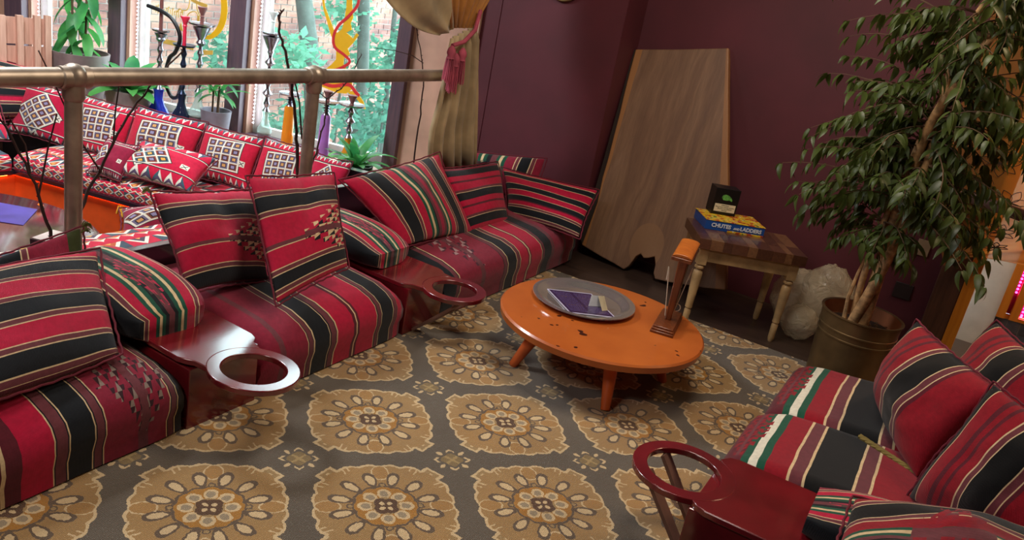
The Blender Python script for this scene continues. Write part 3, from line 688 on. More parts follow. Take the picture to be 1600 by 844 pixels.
pillow('small red and black pillow beside the green striped one', [(-2.46, 3.72, .545), (-2.46, 4.36, .52), (-2.20, 4.17, .227), (-2.20, 3.74, .24)], .05, f_p5, GL, seed=6, pinch=.04)
pillow('pillow with upright stripes lying behind, against the purple wall', [(-3.02, 4.56, .445), (-2.25, 4.60, .575), (-2.22, 4.52, .30), (-2.92, 4.50, .22)], .05, f_p6, GL, seed=7, pinch=.04)
pillow('black and red pillow with thin cream lines at the wall corner', [(-2.50, 4.48, .465), (-1.815, 4.50, .505), (-1.79, 4.30, .235), (-2.29, 4.28, .235)], .06, f_p7, GL, seed=8, pinch=.05)

def seatmod(label, y0, y1, mat, xf, sgn=1, depth=.70, zt=.255, group='sofa seat cushions', uvax=0, front=.165, sagw=0):
    prof = [(.0, .012), (.0, .07), (-.012, .12), (-.008, front), (.012, front+.035), (.05, front+.060), (.12, zt-.008), (.22, zt), (.38, zt+.012), (.55, zt+.015), (depth, zt+.005)]
    s = S(); n = 22; m = len(prof); L = [0]
    for a, b in zip(prof, prof[1:]): L.append(L[-1]+math.dist(a, b))
    for i in range(n+1):
        t = i/n; y = y0+(y1-y0)*t; e = min(t, 1-t)*n/2.2; e = min(1, e); rr = 1-(1-e)**2
        for j, (d, z) in enumerate(prof):
            zz = z*(.84+.16*rr) if z > .1 else z; dd = d+(1-rr)*.010+noise.noise(V((y*4, z*6, d)))*.006
            zz += noise.noise(V((y*3, d*3, 1)))*.008*(z > .1) - sagw*sin(pi*t)*(z > .1)*.01
            s.v.append(V((xf-sgn*dd, y, zz))); s.uv.append((t, L[j]/L[-1]))
    for i in range(n):
        for j in range(m-1):
            q = (i*m+j, (i+1)*m+j, (i+1)*m+j+1, i*m+j+1); s.f.append(q)
    b0 = [V((xf-sgn*depth, y, .012)) for y in (y0, y1)]
    k = len(s.v); s.v += b0; s.uv += [(0, 0), (1, 0)]
    s.f.append(tuple(range(m))+(k,)); s.f.append(tuple(n*m+j for j in range(m))[::-1]+(k+1,)); s.f.append((m-1, n*m+m-1, k+1, k)); s.f.append((0, k, k+1, n*m))
    o = s.build('seat_cushion', mat, ang=70); return tag(o, label, 'seat', group)
seatmod('near left seat cushion draped with red and black striped cloth', .62, 1.635, f_s1, FX)
seatmod('middle left seat cushion between the two red cup-ring arms', 1.962, 2.80, f_s2, FX)
seatmod('far left seat cushion ending beside the wood slab', 3.12, 4.56, f_s3, FX)
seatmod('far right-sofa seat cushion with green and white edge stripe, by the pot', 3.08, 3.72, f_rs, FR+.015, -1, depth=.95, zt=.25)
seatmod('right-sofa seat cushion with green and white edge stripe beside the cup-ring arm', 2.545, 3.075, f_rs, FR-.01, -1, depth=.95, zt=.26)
seatmod('seat cushion corner at the bottom edge below the right cup ring', 1.0, 2.02, f_s1, FR, -1, depth=.9, zt=.29, front=.21)
# slim olive rope lying over the right seat
def arm(label, xf, sgn, y0, y1, xr, yr, R, Rh, ztop=.25, braces=True, tilt=(0, 0)):
    t = thing('cup_ring_arm', (xf-sgn*.3, (y0+y1)/2, 0), label, 'armrest', 'red wooden arms with cup rings')  # sofa arm ending in a cup ring
    S().box(min(xf, xf-sgn*.70), max(xf, xf-sgn*.70), y0+.012, y1-.012, .0, ztop-.02).build('body', M['redpaint'], t, smooth=False, bevel=.004)
    # top board with ring
    n = 40; s = S(); vs = []; fs = []; t0, t1 = ztop-.021, ztop
    for k in range(n):
        a = 2*pi*k/n
        for r, z in ((Rh, t0), (R, t0), (R, t1), (Rh, t1)): vs.append((xr+r*cos(a), yr+r*sin(a), z))
    for k in range(n):
        a, b = k*4, ((k+1) % n)*4
        for j in range(4): fs.append((a+j, a+(j+1) % 4, b+(j+1) % 4, b+j))
    s.add(vs, fs)
    A = rad(52); th0 = [pi-A+2*A*i/12 for i in range(13)] if sgn > 0 else [A-2*A*i/12 for i in range(13)]
    arc = [(xr+R*.985*cos(a), yr+R*.985*sin(a)) for a in th0]      # from +y side round the back to -y side
    xb = xf-sgn*.69; xn = xf-sgn*.02
    hi = [(xb, y1), (xn-sgn*.03, y1), (xn, y1-.012), (xn+sgn*.022, (y1-.03+arc[0][1])/2+.004)]; lo = [(xn+sgn*.022, (y0+.03+arc[-1][1])/2-.004), (xn, y0+.012), (xn-sgn*.03, y0), (xb, y0)]
    s.prism(hi+arc+lo, t0, t1)
    for p in s.v: p.z += -tilt[0]*(p.x-xr)-tilt[1]*(p.y-yr)
    s.build('top_board', M['redpaint'], t, bevel=.003)
    if braces:
        for dy in (-.07, .08):
            p0 = V((xr+sgn*.09, yr+dy, t0)); p1 = V((xf+sgn*.01, yr+dy*.9, .02)); d = (p0-p1).normalized(); q = V((0, 1, 0)); nn_ = d.cross(q)
            vs = [p+q*a*.026+nn_*b*.006 for p in (p1, p0) for a, b in ((-1, -1), (1, -1), (1, 1), (-1, 1))]
            S().add(vs, [(0, 1, 2, 3), (7, 6, 5, 4), (0, 4, 5, 1), (1, 5, 6, 2), (2, 6, 7, 3), (3, 7, 4, 0)]).build('brace', M['bracew'], t, smooth=False)
    return t
M['bracew'] = plain('brown_brace_paint', '#75564a', .5)
arm('red cup-ring arm nearest the left edge with white glare on its ring', FX, 1, 1.638, 1.958, -1.775, 1.785, .150, .106, braces=False, tilt=(.036, .042))
arm('red cup-ring arm between the middle and far left seats', FX, 1, 2.805, 3.115, -1.775, 2.962, .145, .100)
arm('red cup-ring arm of the right sofa in front of the carpet', FR, -1, 2.16, 2.54, -.455, 2.335, .165, .118)
S().lathe([(.022, 0), (.022, .03), (.012, .06)], (-1.80, 1.78, .006), 12)
def bolster(label, x0, x1, y0, y1, z0, z1, mat, pillowmat=None):
    s = S(); n = 20; m = 16
    for i in range(m+1):
        t = i/m; x = x0+(x1-x0)*t; e = 1-(abs(2*t-1))**6*.22; ez = 1-.50*max(0, (t-.35)/.65)**3
        for k in range(n):
            a = 2*pi*k/n; ca, sa = cos(a), sin(a); c_ = abs(ca)**.6*(1 if ca > 0 else -1); s_ = abs(sa)**.6*(1 if sa > 0 else -1)
            cz = (z0+z1)/2; cy = (y0+y1)/2
            h = (z1-z0)/2*(1.0 if sa < 0 else e*(2*ez-1)); s.v.append(V((x, cy+c_*(y1-y0)/2*e, cz+s_*h))); s.uv.append(((1-c_)/2 if x1 > x0 else (1+c_)/2, t))
    for i in range(m):
        for k in range(n): k2 = (k+1) % n; s.f.append((i*n+k, i*n+k2, (i+1)*n+k2, (i+1)*n+k))
    s.f += [tuple(range(n))[::-1], tuple(m*n+k for k in range(n))]
    o = s.build('arm_bolster', mat, ang=60, bevel=0); return tag(o, label, 'bolster', 'green striped arm bolsters')
f_bol1 = stripes('bolster_cloth', [(K_, 5)]+SET[1:]+[(R_, 6)]+GS+[(K_, 3), (B_, 5), (K_, 3)]+GS+[(R_, 7)]+SET[1:]+[(DR, 5)], 0, [(.50, .13, .60, .34, (26, 12))], mot_c=('#c03050', '#4a4038'), rep=1)
bolster('green, cream and red striped bolster on the nearest left arm', -2.61, -2.11, 1.90, 1.56, .252, .425, f_bol1)
bolster('green, cream and red striped bolster on the second left arm', -2.61, -2.11, 3.08, 2.77, .252, .405, f_bol1)
bolster('green, cream and red striped bolster on the right sofa arm', .60, -.07, 2.20, 2.47, .252, .40, f_bol1)
for lab, y0, y1, z in (('dark painted sofa back board behind the near left seats', -.5, 2.30, .350), ('dark painted sofa back board behind the far left seat', 2.36, 4.70, .462)):
    tag(S().box(-2.665, -2.625, y0, y1, 0, z).build('sofa_back_board', M['navy'], smooth=False, bevel=.004), lab, 'board')
tag(S().box(.62, .66, 1.2, 3.8, 0, .50).build('sofa_back_board', M['navy'], smooth=False, bevel=.004), 'dark sofa back board behind the right pillows', 'board')
# right hand pillows
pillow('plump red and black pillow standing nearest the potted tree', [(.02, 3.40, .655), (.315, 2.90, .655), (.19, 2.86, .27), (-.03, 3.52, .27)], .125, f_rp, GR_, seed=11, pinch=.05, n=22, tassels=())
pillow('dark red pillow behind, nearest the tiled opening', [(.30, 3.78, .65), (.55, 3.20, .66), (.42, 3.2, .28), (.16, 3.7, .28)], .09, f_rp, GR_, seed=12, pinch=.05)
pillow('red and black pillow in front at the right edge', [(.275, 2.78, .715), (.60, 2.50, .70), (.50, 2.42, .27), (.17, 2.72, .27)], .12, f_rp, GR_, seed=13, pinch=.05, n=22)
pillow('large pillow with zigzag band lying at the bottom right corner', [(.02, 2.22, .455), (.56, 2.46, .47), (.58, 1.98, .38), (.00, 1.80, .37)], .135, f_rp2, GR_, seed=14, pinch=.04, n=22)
rp = [(-.02, 3.02, .272), (.03, 2.98, .276), (.10, 2.94, .276), (.19, 2.90, .272)]
s_ = S()
for k in range(3):
    pts = []
    for i in range(25):
        t = i/24; a = rp[0]; p = V(rp[0]).lerp(V(rp[-1]), t); an = t*22+k*2.1; pts.append(p+V((sin(an)*.004, cos(an)*.004, .004+cos(an)*.003)))
    s_.tube(pts, .0075, 6)
tag(s_.build('twisted_rope', plain('olive_gold_cord', '#7d6c36', .9)), 'short olive twisted cord lying on the right seat', 'rope')

# ------------------------------------------------------------------ railing
rl = thing('railing', (-2.70, 1.76, 0), 'aged brass pipe railing running behind the left sofa', 'railing')
S().tube([(-2.70, -.6, 1.006), (-2.70, 1.72, 1.006)], .033, 20).build('rail', M['brass'], rl)
S().tube([(-2.70, 1.80, 1.006), (-2.70, 2.90, 1.002)], .033, 20).build('rail', M['brass'], rl)
S().tube([(-2.70, 2.98, 1.002), (-2.70, 4.02, 1.0)], .033, 20).build('rail', M['brass'], rl)
for y in (1.76, 2.94):
    S().tube([(-2.70, y, 0), (-2.70, y, .955)], .030, 20).build('post', M['brass'], rl)
    S().tube([(-2.70, y-.055, 1.004), (-2.70, y-.05, 1.004), (-2.70, y+.05, 1.004), (-2.70, y+.055, 1.004)], [.034, .040, .040, .034], 20).ball((-2.70, y, 1.006), .047, 18).tube([(-2.70, y, .925), (-2.70, y, .935), (-2.70, y, .99)], [.032, .037, .038], 20).build('joint', M['brass'], rl)

# bare branches tied along the railing
def branch(lab, pts, r=.006, side=()):
    P = [V(p) for p in pts]; q = []
    for i in range(len(P)-1):
        for k in range(4): q.append(P[i].lerp(P[i+1], k/4)+V((random.uniform(-1, 1), random.uniform(-1, 1), random.uniform(-1, 1)))*.004)
    q.append(P[-1]); n = len(q); s = S().tube(q, [r*(1-.6*i/n) for i in range(n)], 6)
    for i in range(2, n, 1):
        p = q[i]; s.tube([p, p+V((random.uniform(-.3, .3), random.uniform(-1, 1), random.uniform(.2, 1))).normalized()*.012], [r*.55, r*.2], 4)
    for sp in side: s.tube([V(p) for p in sp], [r*.55*(1-.5*i/len(sp)) for i in range(len(sp))], 5)
    return tag(s.build('dry_branch', M['branch']), lab, 'branch', 'bare branches along the railing')
branch('bare branch crossing in front of the round table, left of the first post', [(-2.76, 1.732, .335), (-2.76, 1.70, .47), (-2.76, 1.64, .66), (-2.77, 1.58, .80), (-2.78, 1.50, .93)], .007, [[(-2.76, 1.64, .66), (-2.77, 1.63, .76), (-2.78, 1.58, .86)], [(-2.76, 1.67, .58), (-2.77, 1.71, .74), (-2.78, 1.75, .86)]])
branch('bare branch slanting up past the rail towards the blue water pipe', [(-2.76, 1.80, .45), (-2.76, 1.88, .60), (-2.75, 1.95, .745), (-2.745, 2.02, .87), (-2.745, 2.12, .985), (-2.74, 2.235, 1.095)], .0065, [[(-2.75, 1.95, .745), (-2.77, 1.97, .86), (-2.77, 1.985, .97)], [(-2.75, 1.90, .64), (-2.77, 1.83, .76), (-2.78, 1.74, .97), (-2.77, 1.68, 1.08)]])
branch('tall knobbly branch curling at the top left of the second post', [(-2.79, 2.99, .46), (-2.78, 2.955, .62), (-2.78, 2.93, .75), (-2.77, 2.87, .95), (-2.76, 2.80, 1.10), (-2.76, 2.75, 1.19), (-2.76, 2.745, 1.25), (-2.76, 2.765, 1.275)], .009, [[(-2.78, 2.98, .68), (-2.79, 2.95, .86), (-2.80, 2.90, 1.0)]])
branch('forked thin branch right of the second post', [(-2.79, 3.04, .46), (-2.78, 3.09, .60), (-2.78, 3.125, .74), (-2.78, 3.13, .87), (-2.78, 3.22, .92), (-2.78, 3.30, 1.0), (-2.78, 3.35, 1.09)], .005, [[(-2.78, 3.13, .87), (-2.79, 3.05, .92), (-2.80, 2.98, 1.0)]])
branch('thin branch by the curtain with side twigs', [(-2.80, 3.96, .45), (-2.80, 3.955, .75), (-2.79, 3.93, .92), (-2.79, 3.90, 1.03), (-2.79, 3.84, 1.15), (-2.79, 3.78, 1.25)], .005, [[(-2.79, 3.90, 1.05), (-2.80, 3.80, 1.09), (-2.81, 3.66, 1.11), (-2.82, 3.50, 1.12)], [(-2.79, 3.93, .95), (-2.77, 3.97, 1.0)]])

# ------------------------------------------------------------------ gold curtain with tie-back
t = thing('curtain', (-2.66, 4.05, .38), 'gold-brown drape tied back with pink tassels at the wall end', 'curtain')
def sheet(rows, nf, amp, mat, name, parent, n=48, open_=True, thick=.0):
    """rows: list of (left point, right point); nf folds with amplitude amp along +x"""
    s = S(); m = len(rows)
    for i, (a, b, am) in enumerate(rows):
        a, b = V(a), V(b)
        for k in range(n+1):
            u = k/n; f_ = sin(u*nf*2*pi+i*.08)*am+noise.noise(V((u*5, i*.35, nf)))*am*.8
            s.v.append(a.lerp(b, u)+V((f_, 0, 0))); s.uv.append((u, i/(m-1)))
    for i in range(m-1):
        for k in range(n): s.f.append((i*(n+1)+k, i*(n+1)+k+1, (i+1)*(n+1)+k+1, (i+1)*(n+1)+k))
    s.open = True; o = s.build(name, mat, parent, ang=180)
    md = o.modifiers.new('solid', 'SOLIDIFY'); md.thickness = .003
    return o
sheet([((-2.62, 3.88, 1.22), (-2.61, 4.10, 1.30), .012), ((-2.62, 3.87, 1.15), (-2.61, 4.16, 1.22), .018), ((-2.62, 3.86, 1.0), (-2.61, 4.20, 1.05), .024), ((-2.62, 3.83, .85), (-2.61, 4.24, .9), .028), ((-2.62, 3.79, .72), (-2.61, 4.28, .7), .03), ((-2.62, 3.80, .62), (-2.61, 4.32, .55), .03), ((-2.62, 3.84, .46), (-2.61, 4.36, .42), .028)], 5, .02, M['curtain'], 'lower_drape', t)
sw = []
for i in range(13):
    q = i/12; a = V((-2.69, 3.14+.71*q**.85, 1.62-.40*q-.04*sin(pi*q))); lo = V((-2.70, 2.60+1.30*q**.62, 1.72-.50*q**.5-.045*sin(pi*q)))
    sw.append((a, lo))
s = S(); n = 18
for i in range(14):
    q = i/13
    hi = V((-2.66, 3.60, 2.10)).lerp(V((-2.66, 3.95, 1.27)), q); 
    lo = V((-2.70, 2.95+ .93*(q**.8), 1.62-.40*q-.10*sin(pi*q**1.1)))
    for k in range(n+1):
        u = k/n; p = hi.lerp(lo, u); p.x += sin(u*pi*4+q)*.03*(1-q*.7)+.02*sin(pi*u); p.z -= .05*sin(pi*u)*sin(pi*q); s.v.append(p); s.uv.append((u, q))
for i in range(13):
    for k in range(n): s.f.append((i*(n+1)+k, i*(n+1)+k+1, (i+1)*(n+1)+k+1, (i+1)*(n+1)+k))
s.open = True; o = s.build('swag', M['curtain'], t, ang=180); o.modifiers.new('solid', 'SOLIDIFY').thickness = .004
sheet([((-2.66, 3.62, 2.4), (-2.65, 4.55, 2.4), .03), ((-2.66, 3.72, 1.9), (-2.65, 4.42, 1.9), .03), ((-2.66, 3.84, 1.5), (-2.65, 4.30, 1.5), .022), ((-2.66, 3.92, 1.27), (-2.65, 4.14, 1.28), .010)], 6, .02, plain('gold_lining', '#b57a36', .6, sheen=.3), 'upper_drape', t)
S().tube([(-2.565, 3.83, 1.19), (-2.56, 3.93, 1.215), (-2.57, 4.04, 1.28), (-2.62, 4.14, 1.38)], .012, 8).build('tie_cord', M['tassel'], t)
for j, (y, z, L) in enumerate(((3.83, 1.17, .13), (3.88, 1.13, .15), (3.94, 1.16, .13))):
    tt = S().lathe([(.008, .02), (.022, 0), (.026, -.02), (.02, -.035), (.024, -.05)], (-2.565, y, z), 14).build('tassel', M['tassel'], t)
    q = S()
    for k in range(26):
        a = k*2.4; r = .022*sqrt((k+.5)/26); b = V((-2.565+r*cos(a), y+r*sin(a), z-.045)); q.tube([b, b+V((r*cos(a)*.3, r*sin(a)*.4, -L*.5)), b+V((r*cos(a)*.4, r*sin(a)*.7, -L*random.uniform(.9, 1.05)))], .0028, 4)
    q.build('fringe', M['tassel'], tt)

# ------------------------------------------------------------------ coffee table
TC = V((-1.165, 3.245, 0)); t = thing('coffee_table', TC, 'round low orange coffee table on four splayed round legs', 'table')
S().lathe([(.44, .215), (.455, .222), (.46, .25), (.452, .258), (0, .258)], TC, 64).build('tabletop', M['orange'], t, ang=30)
for px_, py_ in ((-1.421, 2.967), (-.947, 2.93), (-.866, 3.40), (-1.34, 3.435)):
    f_ = V((px_, py_, .006)); c_ = V((-1.145, 3.185, 0)); tp = V((c_.x+(px_-c_.x)*.72, c_.y+(py_-c_.y)*.72+.02, .22)); S().tube([f_, f_.lerp(tp, .5), tp], [.019, .027, .033], 18).build('leg', M['orangeleg'], t)
# tray, menu, tent card
cT = V((-1.305, 3.335, .2585)); 
tag(S().lathe([(0, .002), (.165, .002), (.185, .006), (.205, .018), (.232, .024), (.240, .024), (.241, .020), (.232, .018), (.208, .012), (.188, 0), (0, 0)], cT, 64).build('tray', M['steel'], ang=60), 'round polished steel tray on the orange table', 'tray')
def menumat():
    m = Mt('purple_menu_print', '#2c2048', .25, coat=.3); u, v_ = m.uvs(); c = '#352549'
    col = (u*2.0).fr(); line = ((v_*17).fr() < .42); wd = m.noise(34, m.vec(u*3, (v_*17).fl()*3, 0), 1)
    ok = (u > .08)*(u < .92)*(v_ > .1)*(v_ < .92)*((col-.5).abs() < .43)
    c = m.mix(line*ok*(wd > .5), c, '#6a5c88'); c = m.mix(line*ok*(wd > .60)*(((v_*17).fl()).mod(6) < 1), c, '#b09048')
    b = (u < .03).max(u > .97).max(v_ < .03).max(v_ > .97); c = m.mix(b, c, '#b8b4c8'); m.col(c); return m.m
M['menu'] = menumat()
def sheetq(name, p, mat, lab=None, cat=None, parent=None, th=.0012):
    p = [V(q) for q in p]; nn_ = (p[1]-p[0]).cross(p[3]-p[0]).normalized()*th
    s = S().add(p+[q+nn_ for q in p], [(3, 2, 1, 0), (4, 5, 6, 7), (0, 1, 5, 4), (1, 2, 6, 5), (2, 3, 7, 6), (3, 0, 4, 7)], [(0, 0), (1, 0), (1, 1), (0, 1)]*2)
    o = s.build(name, mat, parent, smooth=False); return tag(o, lab, cat) if lab else o
sheetq('menu', [(-1.285, 3.150, .2625), (-1.115, 3.285, .2625), (-1.322, 3.458, .2635), (-1.492, 3.318, .2635)], M['menu'], 'purple printed menu sheet lying in the steel tray', 'menu')
tc = thing('tent_card', (-1.22, 3.34, .264), 'small folded white table card on the purple menu', 'card')
for q in ([(-1.262, 3.300, .2645), (-1.212, 3.352, .2645), (-1.222, 3.362, .312), (-1.266, 3.318, .312)],):
    sheetq('front_panel', q, plain('white_card', '#c8ccd2', .5), parent=tc)
sheetq('back_panel', [(-1.192, 3.300, .2645), (-1.178, 3.330, .2645), (-1.222, 3.363, .312), (-1.24, 3.335, .312)], plain('cream_card', '#b8a888', .5), parent=tc)
# wooden hose holder
hb = V((-.925, 3.43, .2585)); an = atan2(3.59-3.30, -.899+.847); Mh = Matrix.Translation(hb) @ Matrix.Rotation(an-pi/2, 4, 'Z')
t = thing('wooden_holder', hb, 'upright carved wooden holder with white strings on the orange table', 'holder')
S().box(-.052, .052, -.135, .13, 0, .012, Mh).box(-.049, .049, -.128, .13, .012, .022, Mh).box(-.045, .045, -.12, .13, .022, .031, Mh).build('base', M['mahog'], t, bevel=.003)
S().add([Mh @ V(p) for p in [(-.013, -.012, .03), (.013, -.012, .03), (.013, .02, .03), (-.013, .02, .03), (-.022, -.0, .34), (.022, -.0, .34), (.022, .05, .345), (-.022, .05, .345)]], [(3, 2, 1, 0), (4, 5, 6, 7), (0, 1, 5, 4), (1, 2, 6, 5), (2, 3, 7, 6), (3, 0, 4, 7)]).build('upright', M['mahog'], t, bevel=.004)
s = S(); n = 12
for y in (-.10, .12):
    for k in range(n+1):
        a = pi*k/n; s.v.append(Mh @ V((.043*cos(a), y, .353+.013*sin(a)+(.02 if y > 0 else 0)))); s.uv.append((k/n, y))
for k in range(n): s.f.append((k, k+1, n+2+k, n+1+k))
s.f += [tuple(range(n+1))[::-1], tuple(range(n+1, 2*n+2)), (0, n+1, 2*n+1, n)]
s.build('cap', M['ochre'], t, ang=50, bevel=.002)
S().box(-.045, .045, -.11, .125, .335, .352, Mh).build('cap_plate', M['mahog'], t, bevel=.003)
for sx, dy in ((-.05, -.06), (.042, .075)):
    S().tube([Mh @ V(p) for p in [(sx*.3, -.02 if sx < 0 else .01, .05), (sx*.7, dy*.3, .17), (sx, dy*.5, .275), (sx*1.05, dy*.55, .28), (sx*.95, dy*.6, .22)]], .0022, 6).build('string', M['string'], t)
S().tube([Mh @ V((.02+.018*cos(a*.5), .03, .085+.018*sin(a*.5))) for a in range(-3, 6)], .0022, 6).build('string', M['string'], t)
# ------------------------------------------------------------------ live-edge slab leaning on the back wall
def slabmat():
    m = Mt('walnut_slab', rough=.42, coat=.12); x, y, z = m.pos()
    g = m.noise(1.5, m.vec(x*8+(m.noise(1.3)-.5)*1.6, y*2, z*.45), 4, .55, .5); fine = m.noise(2, m.vec(x*90, y*20, z*4), 3)
    c = m.ramp(g, [(.25, '#6c5040'), (.47, '#7d5e48'), (.60, '#8b6b52'), (.8, '#705442')])
    c = m.mix(.25, c, m.ramp(fine, [(.3, '#5a5048'), (.7, '#ffffff')]), 'MULTIPLY')
    lo = x+1.985+(1.30-z)*(-.045)*0; sap = ((x+1.99+(z-.6)*.02) < .05+m.noise(2.4)*.03)
    rs = (x+1.42-(1.42-z)*.29) > -.012
    c = m.mix(.75*1.0, c, c); c = m.mix(sap*.8, c, '#a5713f'); c = m.mix((rs)*.6, c, '#a5713f')
    kx = ((x+1.53)*(x+1.53)*16+(z-.19)*(z-.19)*9); c = m.mix((kx < .16+m.noise(6)*.05)*.8, c, '#8c6a4c'); m.col(c); m.bump(g*3+fine, .12, .004); return m.m
out = [(-1.986, 1.298), (-1.75, 1.345), (-1.421, 1.419), (-1.35, 1.2), (-1.278, .991), (-1.215, .80), (-1.158, .641), (-1.115, .50), (-1.081, .393), (-1.03, .24), (-.983, .082), (-1.10, .055), (-1.21, .037), (-1.32, .018),
       (-1.415, .008), (-1.435, .04), (-1.44, .09), (-1.46, .135), (-1.495, .115), (-1.525, .105), (-1.55, .125), (-1.575, .10), (-1.60, .03), (-1.625, -.0), (-1.70, .015), (-1.80, .03), (-1.90, .05), (-1.945, .06), (-1.938, .15), (-1.928, .342), (-1.945, .50), (-1.947, .625), (-1.955, .76), (-1.962, .905), (-1.972, 1.02), (-1.98, 1.15)]
k_ = 1.0; s = S(); N_ = len(out)
def slp(x, z, d): return V((x, 4.705+.22*z+d, z+.012+d*-.2))
vs = [slp(x, z, 0) for x, z in out]+[slp(x+(.0), z, .055) for x, z in out]
s.add(vs, [tuple(range(N_)), tuple(range(2*N_-1, N_-1, -1))]+[(i, N_+i, N_+(i+1) % N_, (i+1) % N_) for i in range(N_)])
so_ = tag(s.build('wood_slab', slabmat(), smooth=False, bevel=.006), 'tall live-edge walnut slab leaning against the burgundy wall', 'slab')

bk_ = [(-2.000, 1.297), (-1.985, 1.298), (-1.978, 1.15), (-1.960, .905), (-1.945, .625), (-1.93, .342), (-1.945, .06), (-1.975, .10), (-1.972, .34), (-1.978, .62), (-1.988, .9), (-1.996, 1.15)]
s = S(); N_ = len(bk_); s.add([slp(x, z, .012) for x, z in bk_]+[slp(x, z, .062) for x, z in bk_], [tuple(range(N_)), tuple(range(2*N_-1, N_-1, -1))]+[(i, N_+i, N_+(i+1) % N_, (i+1) % N_) for i in range(N_)])
s.build('dark_edge', plain('dark_brown', '#2c221c', .95, bump=.8), so_, smooth=False)  # dark brown strip set along the slab's left edge

# ------------------------------------------------------------------ side table with chopping-block top
A = rad(29.5); Ms = Matrix.Translation((-1.052, 4.113, 0)) @ Matrix.Rotation(A, 4, 'Z')
t = thing('side_table', Ms @ V((.29, .19, 0)), 'small side table with turned cream legs and dark block-wood top', 'table')
rg = random.Random(3); xs = [0, .06, .13, .175, .26, .31, .39, .46, .50, .575]
cols = ['#3c2219', '#472a1d', '#54351f', '#3a2018', '#4a2c20', '#59391f', '#40241b', '#4d3020', '#3e231a']
bm_ = [wood('block_wood_%s' % 'abc'[i], c1, c2, 14, 1, .28, .35, 5) for i, (c1, c2) in enumerate((('#4c2c20', '#6b4630'), ('#624028', '#8a6242'), ('#43271c', '#5c3a28')))]
for i in range(len(xs)-1):
    ys = [0, .12+.1*((i*5) % 3)/3, .40]
    for j in range(2): S().box(xs[i]+.0006, xs[i+1]-.0006, ys[j]+.0006, ys[j+1]-.0006, .458, .512, Ms).build('block', bm_[(i+2*j) % 3], t, smooth=False)
S().box(.03, .545, .028, .048, .385, .458, Ms).box(.03, .545, .352, .372, .385, .458, Ms).box(.028, .048, .03, .37, .385, .458, Ms).box(.527, .547, .03, .37, .385, .458, Ms).build('apron', M['cream'], t, smooth=False)
for lx in (.045, .530):
    for ly in (.045, .355):
        c = Ms @ V((lx, ly, 0)); s = S().box(lx-.024, lx+.024, ly-.024, ly+.024, .365, .458, Ms)
        s.lathe([(.012, 0), (.017, .02), (.018, .10), (.014, .108), (.020, .114), (.019, .13), (.027, .30), (.024, .325), (.014, .335), (.026, .343), (.026, .352), (.018, .360), (.022, .368)], c, 20).build('leg', M['cream'], t)
# board game box
Mb = Matrix.Translation((-1.103, 4.329, .5125)) @ Matrix.Rotation(rad(34.5), 4, 'Z')
t = thing('game_box', Mb @ V((.17, .11, 0)), 'yellow and blue board game box on the side table', 'box')
def topmat():
    m = Mt('game_print', rough=.35); x, y, z = m.pos(); n1 = m.noise(26, detail=2); n2 = m.noise(60, detail=1)
    c = m.ramp(n1, [(.34, '#b84a1c'), (.44, '#e0b020'), (.55, '#e8c832'), (.64, '#4a7a3a'), (.72, '#7a3a20')], 'CONSTANT'); c = m.mix(n2 > .66, c, '#e8dcc0'); m.col(c); return m.m
blue = plain('blue_box_side', '#1f4f9a', .35, var=.05); gm = topmat()
S().box(.002, .338, .002, .218, 0, .052, Mb).build('carton', blue, t, smooth=False, bevel=.001)
S().box(0, .34, 0, .22, .0525, .0545, Mb).build('lid_picture', gm, t, smooth=False)
S().box(.13, .335, -.0008, .002, .0, .009, Mb).build('side_band', gm, t, smooth=False)
def text(body, size, M_, mat, name, parent, extrude=.0003, align='LEFT', bold=0):
    cu = bpy.data.curves.new(name, 'FONT'); cu.body = body; cu.size = size; cu.extrude = extrude; cu.offset = bold; cu.align_x = align; cu.resolution_u = 3
    to = bpy.data.objects.new(name, cu); COL.objects.link(to); bpy.context.view_layer.update()
    me = bpy.data.meshes.new_from_object(to); bpy.data.objects.remove(to); me.materials.clear(); me.materials.append(mat)
    return place(me, name, parent, M_)
wh = plain('white_print', '#dfe4ea', .5, var=.02)
FRT = Matrix.Rotation(pi/2, 4, 'X')
text('CHUTES', .030, Mb @ Matrix.Translation((.034, -.0005, .019)) @ FRT, wh, 'lettering', t, bold=.0012)
text('AND', .016, Mb @ Matrix.Translation((.160, -.0005, .019)) @ FRT, wh, 'lettering', t, bold=.0008)
text('LADDERS', .029, Mb @ Matrix.Translation((.198, -.0005, .019)) @ FRT, wh, 'lettering', t, bold=.0012)
# black carton
Mc = Matrix.Translation((-1.133, 4.488, .5675)) @ Matrix.Rotation(rad(34.5), 4, 'Z')
t = thing('black_carton', Mc @ V((.07, .05, 0)), 'small black carton with white warning label on the game box', 'box')
S().box(0, .142, 0, .10, 0, .150, Mc).build('carton', M['dark'], t, smooth=False, bevel=.002)
S().box(.012, .132, -.001, .001, .018, .062, Mc).build('warning_label', plain('label_paper', '#d9d0b4', .5, var=.03), t, smooth=False)
bl = plain('black_print', '#151515', .5)
for k, tx in enumerate(('WARNING:', 'This product contains nicotine.', 'Nicotine is an addictive', 'chemical.')):
    text(tx, .0088, Mc @ Matrix.Translation((.072, -.0012, .0515-.0095*k)) @ FRT, bl, 'lettering', t, .0001, 'CENTER', .0002)
gp = [(.040, .098), (.047, .113), (.062, .117), (.080, .113), (.094, .104), (.104, .090), (.102, .082), (.088, .088), (.070, .084), (.052, .086)]
S().prism(gp, 0, .001, Mc @ Matrix(((1, 0, 0, 0), (0, 0, -1, 0), (0, 1, 0, 0), (0, 0, 0, 1)))).build('green_picture', plain('green_print', '#5a9a4a', .4, var=.3, sc=60), t, smooth=False)

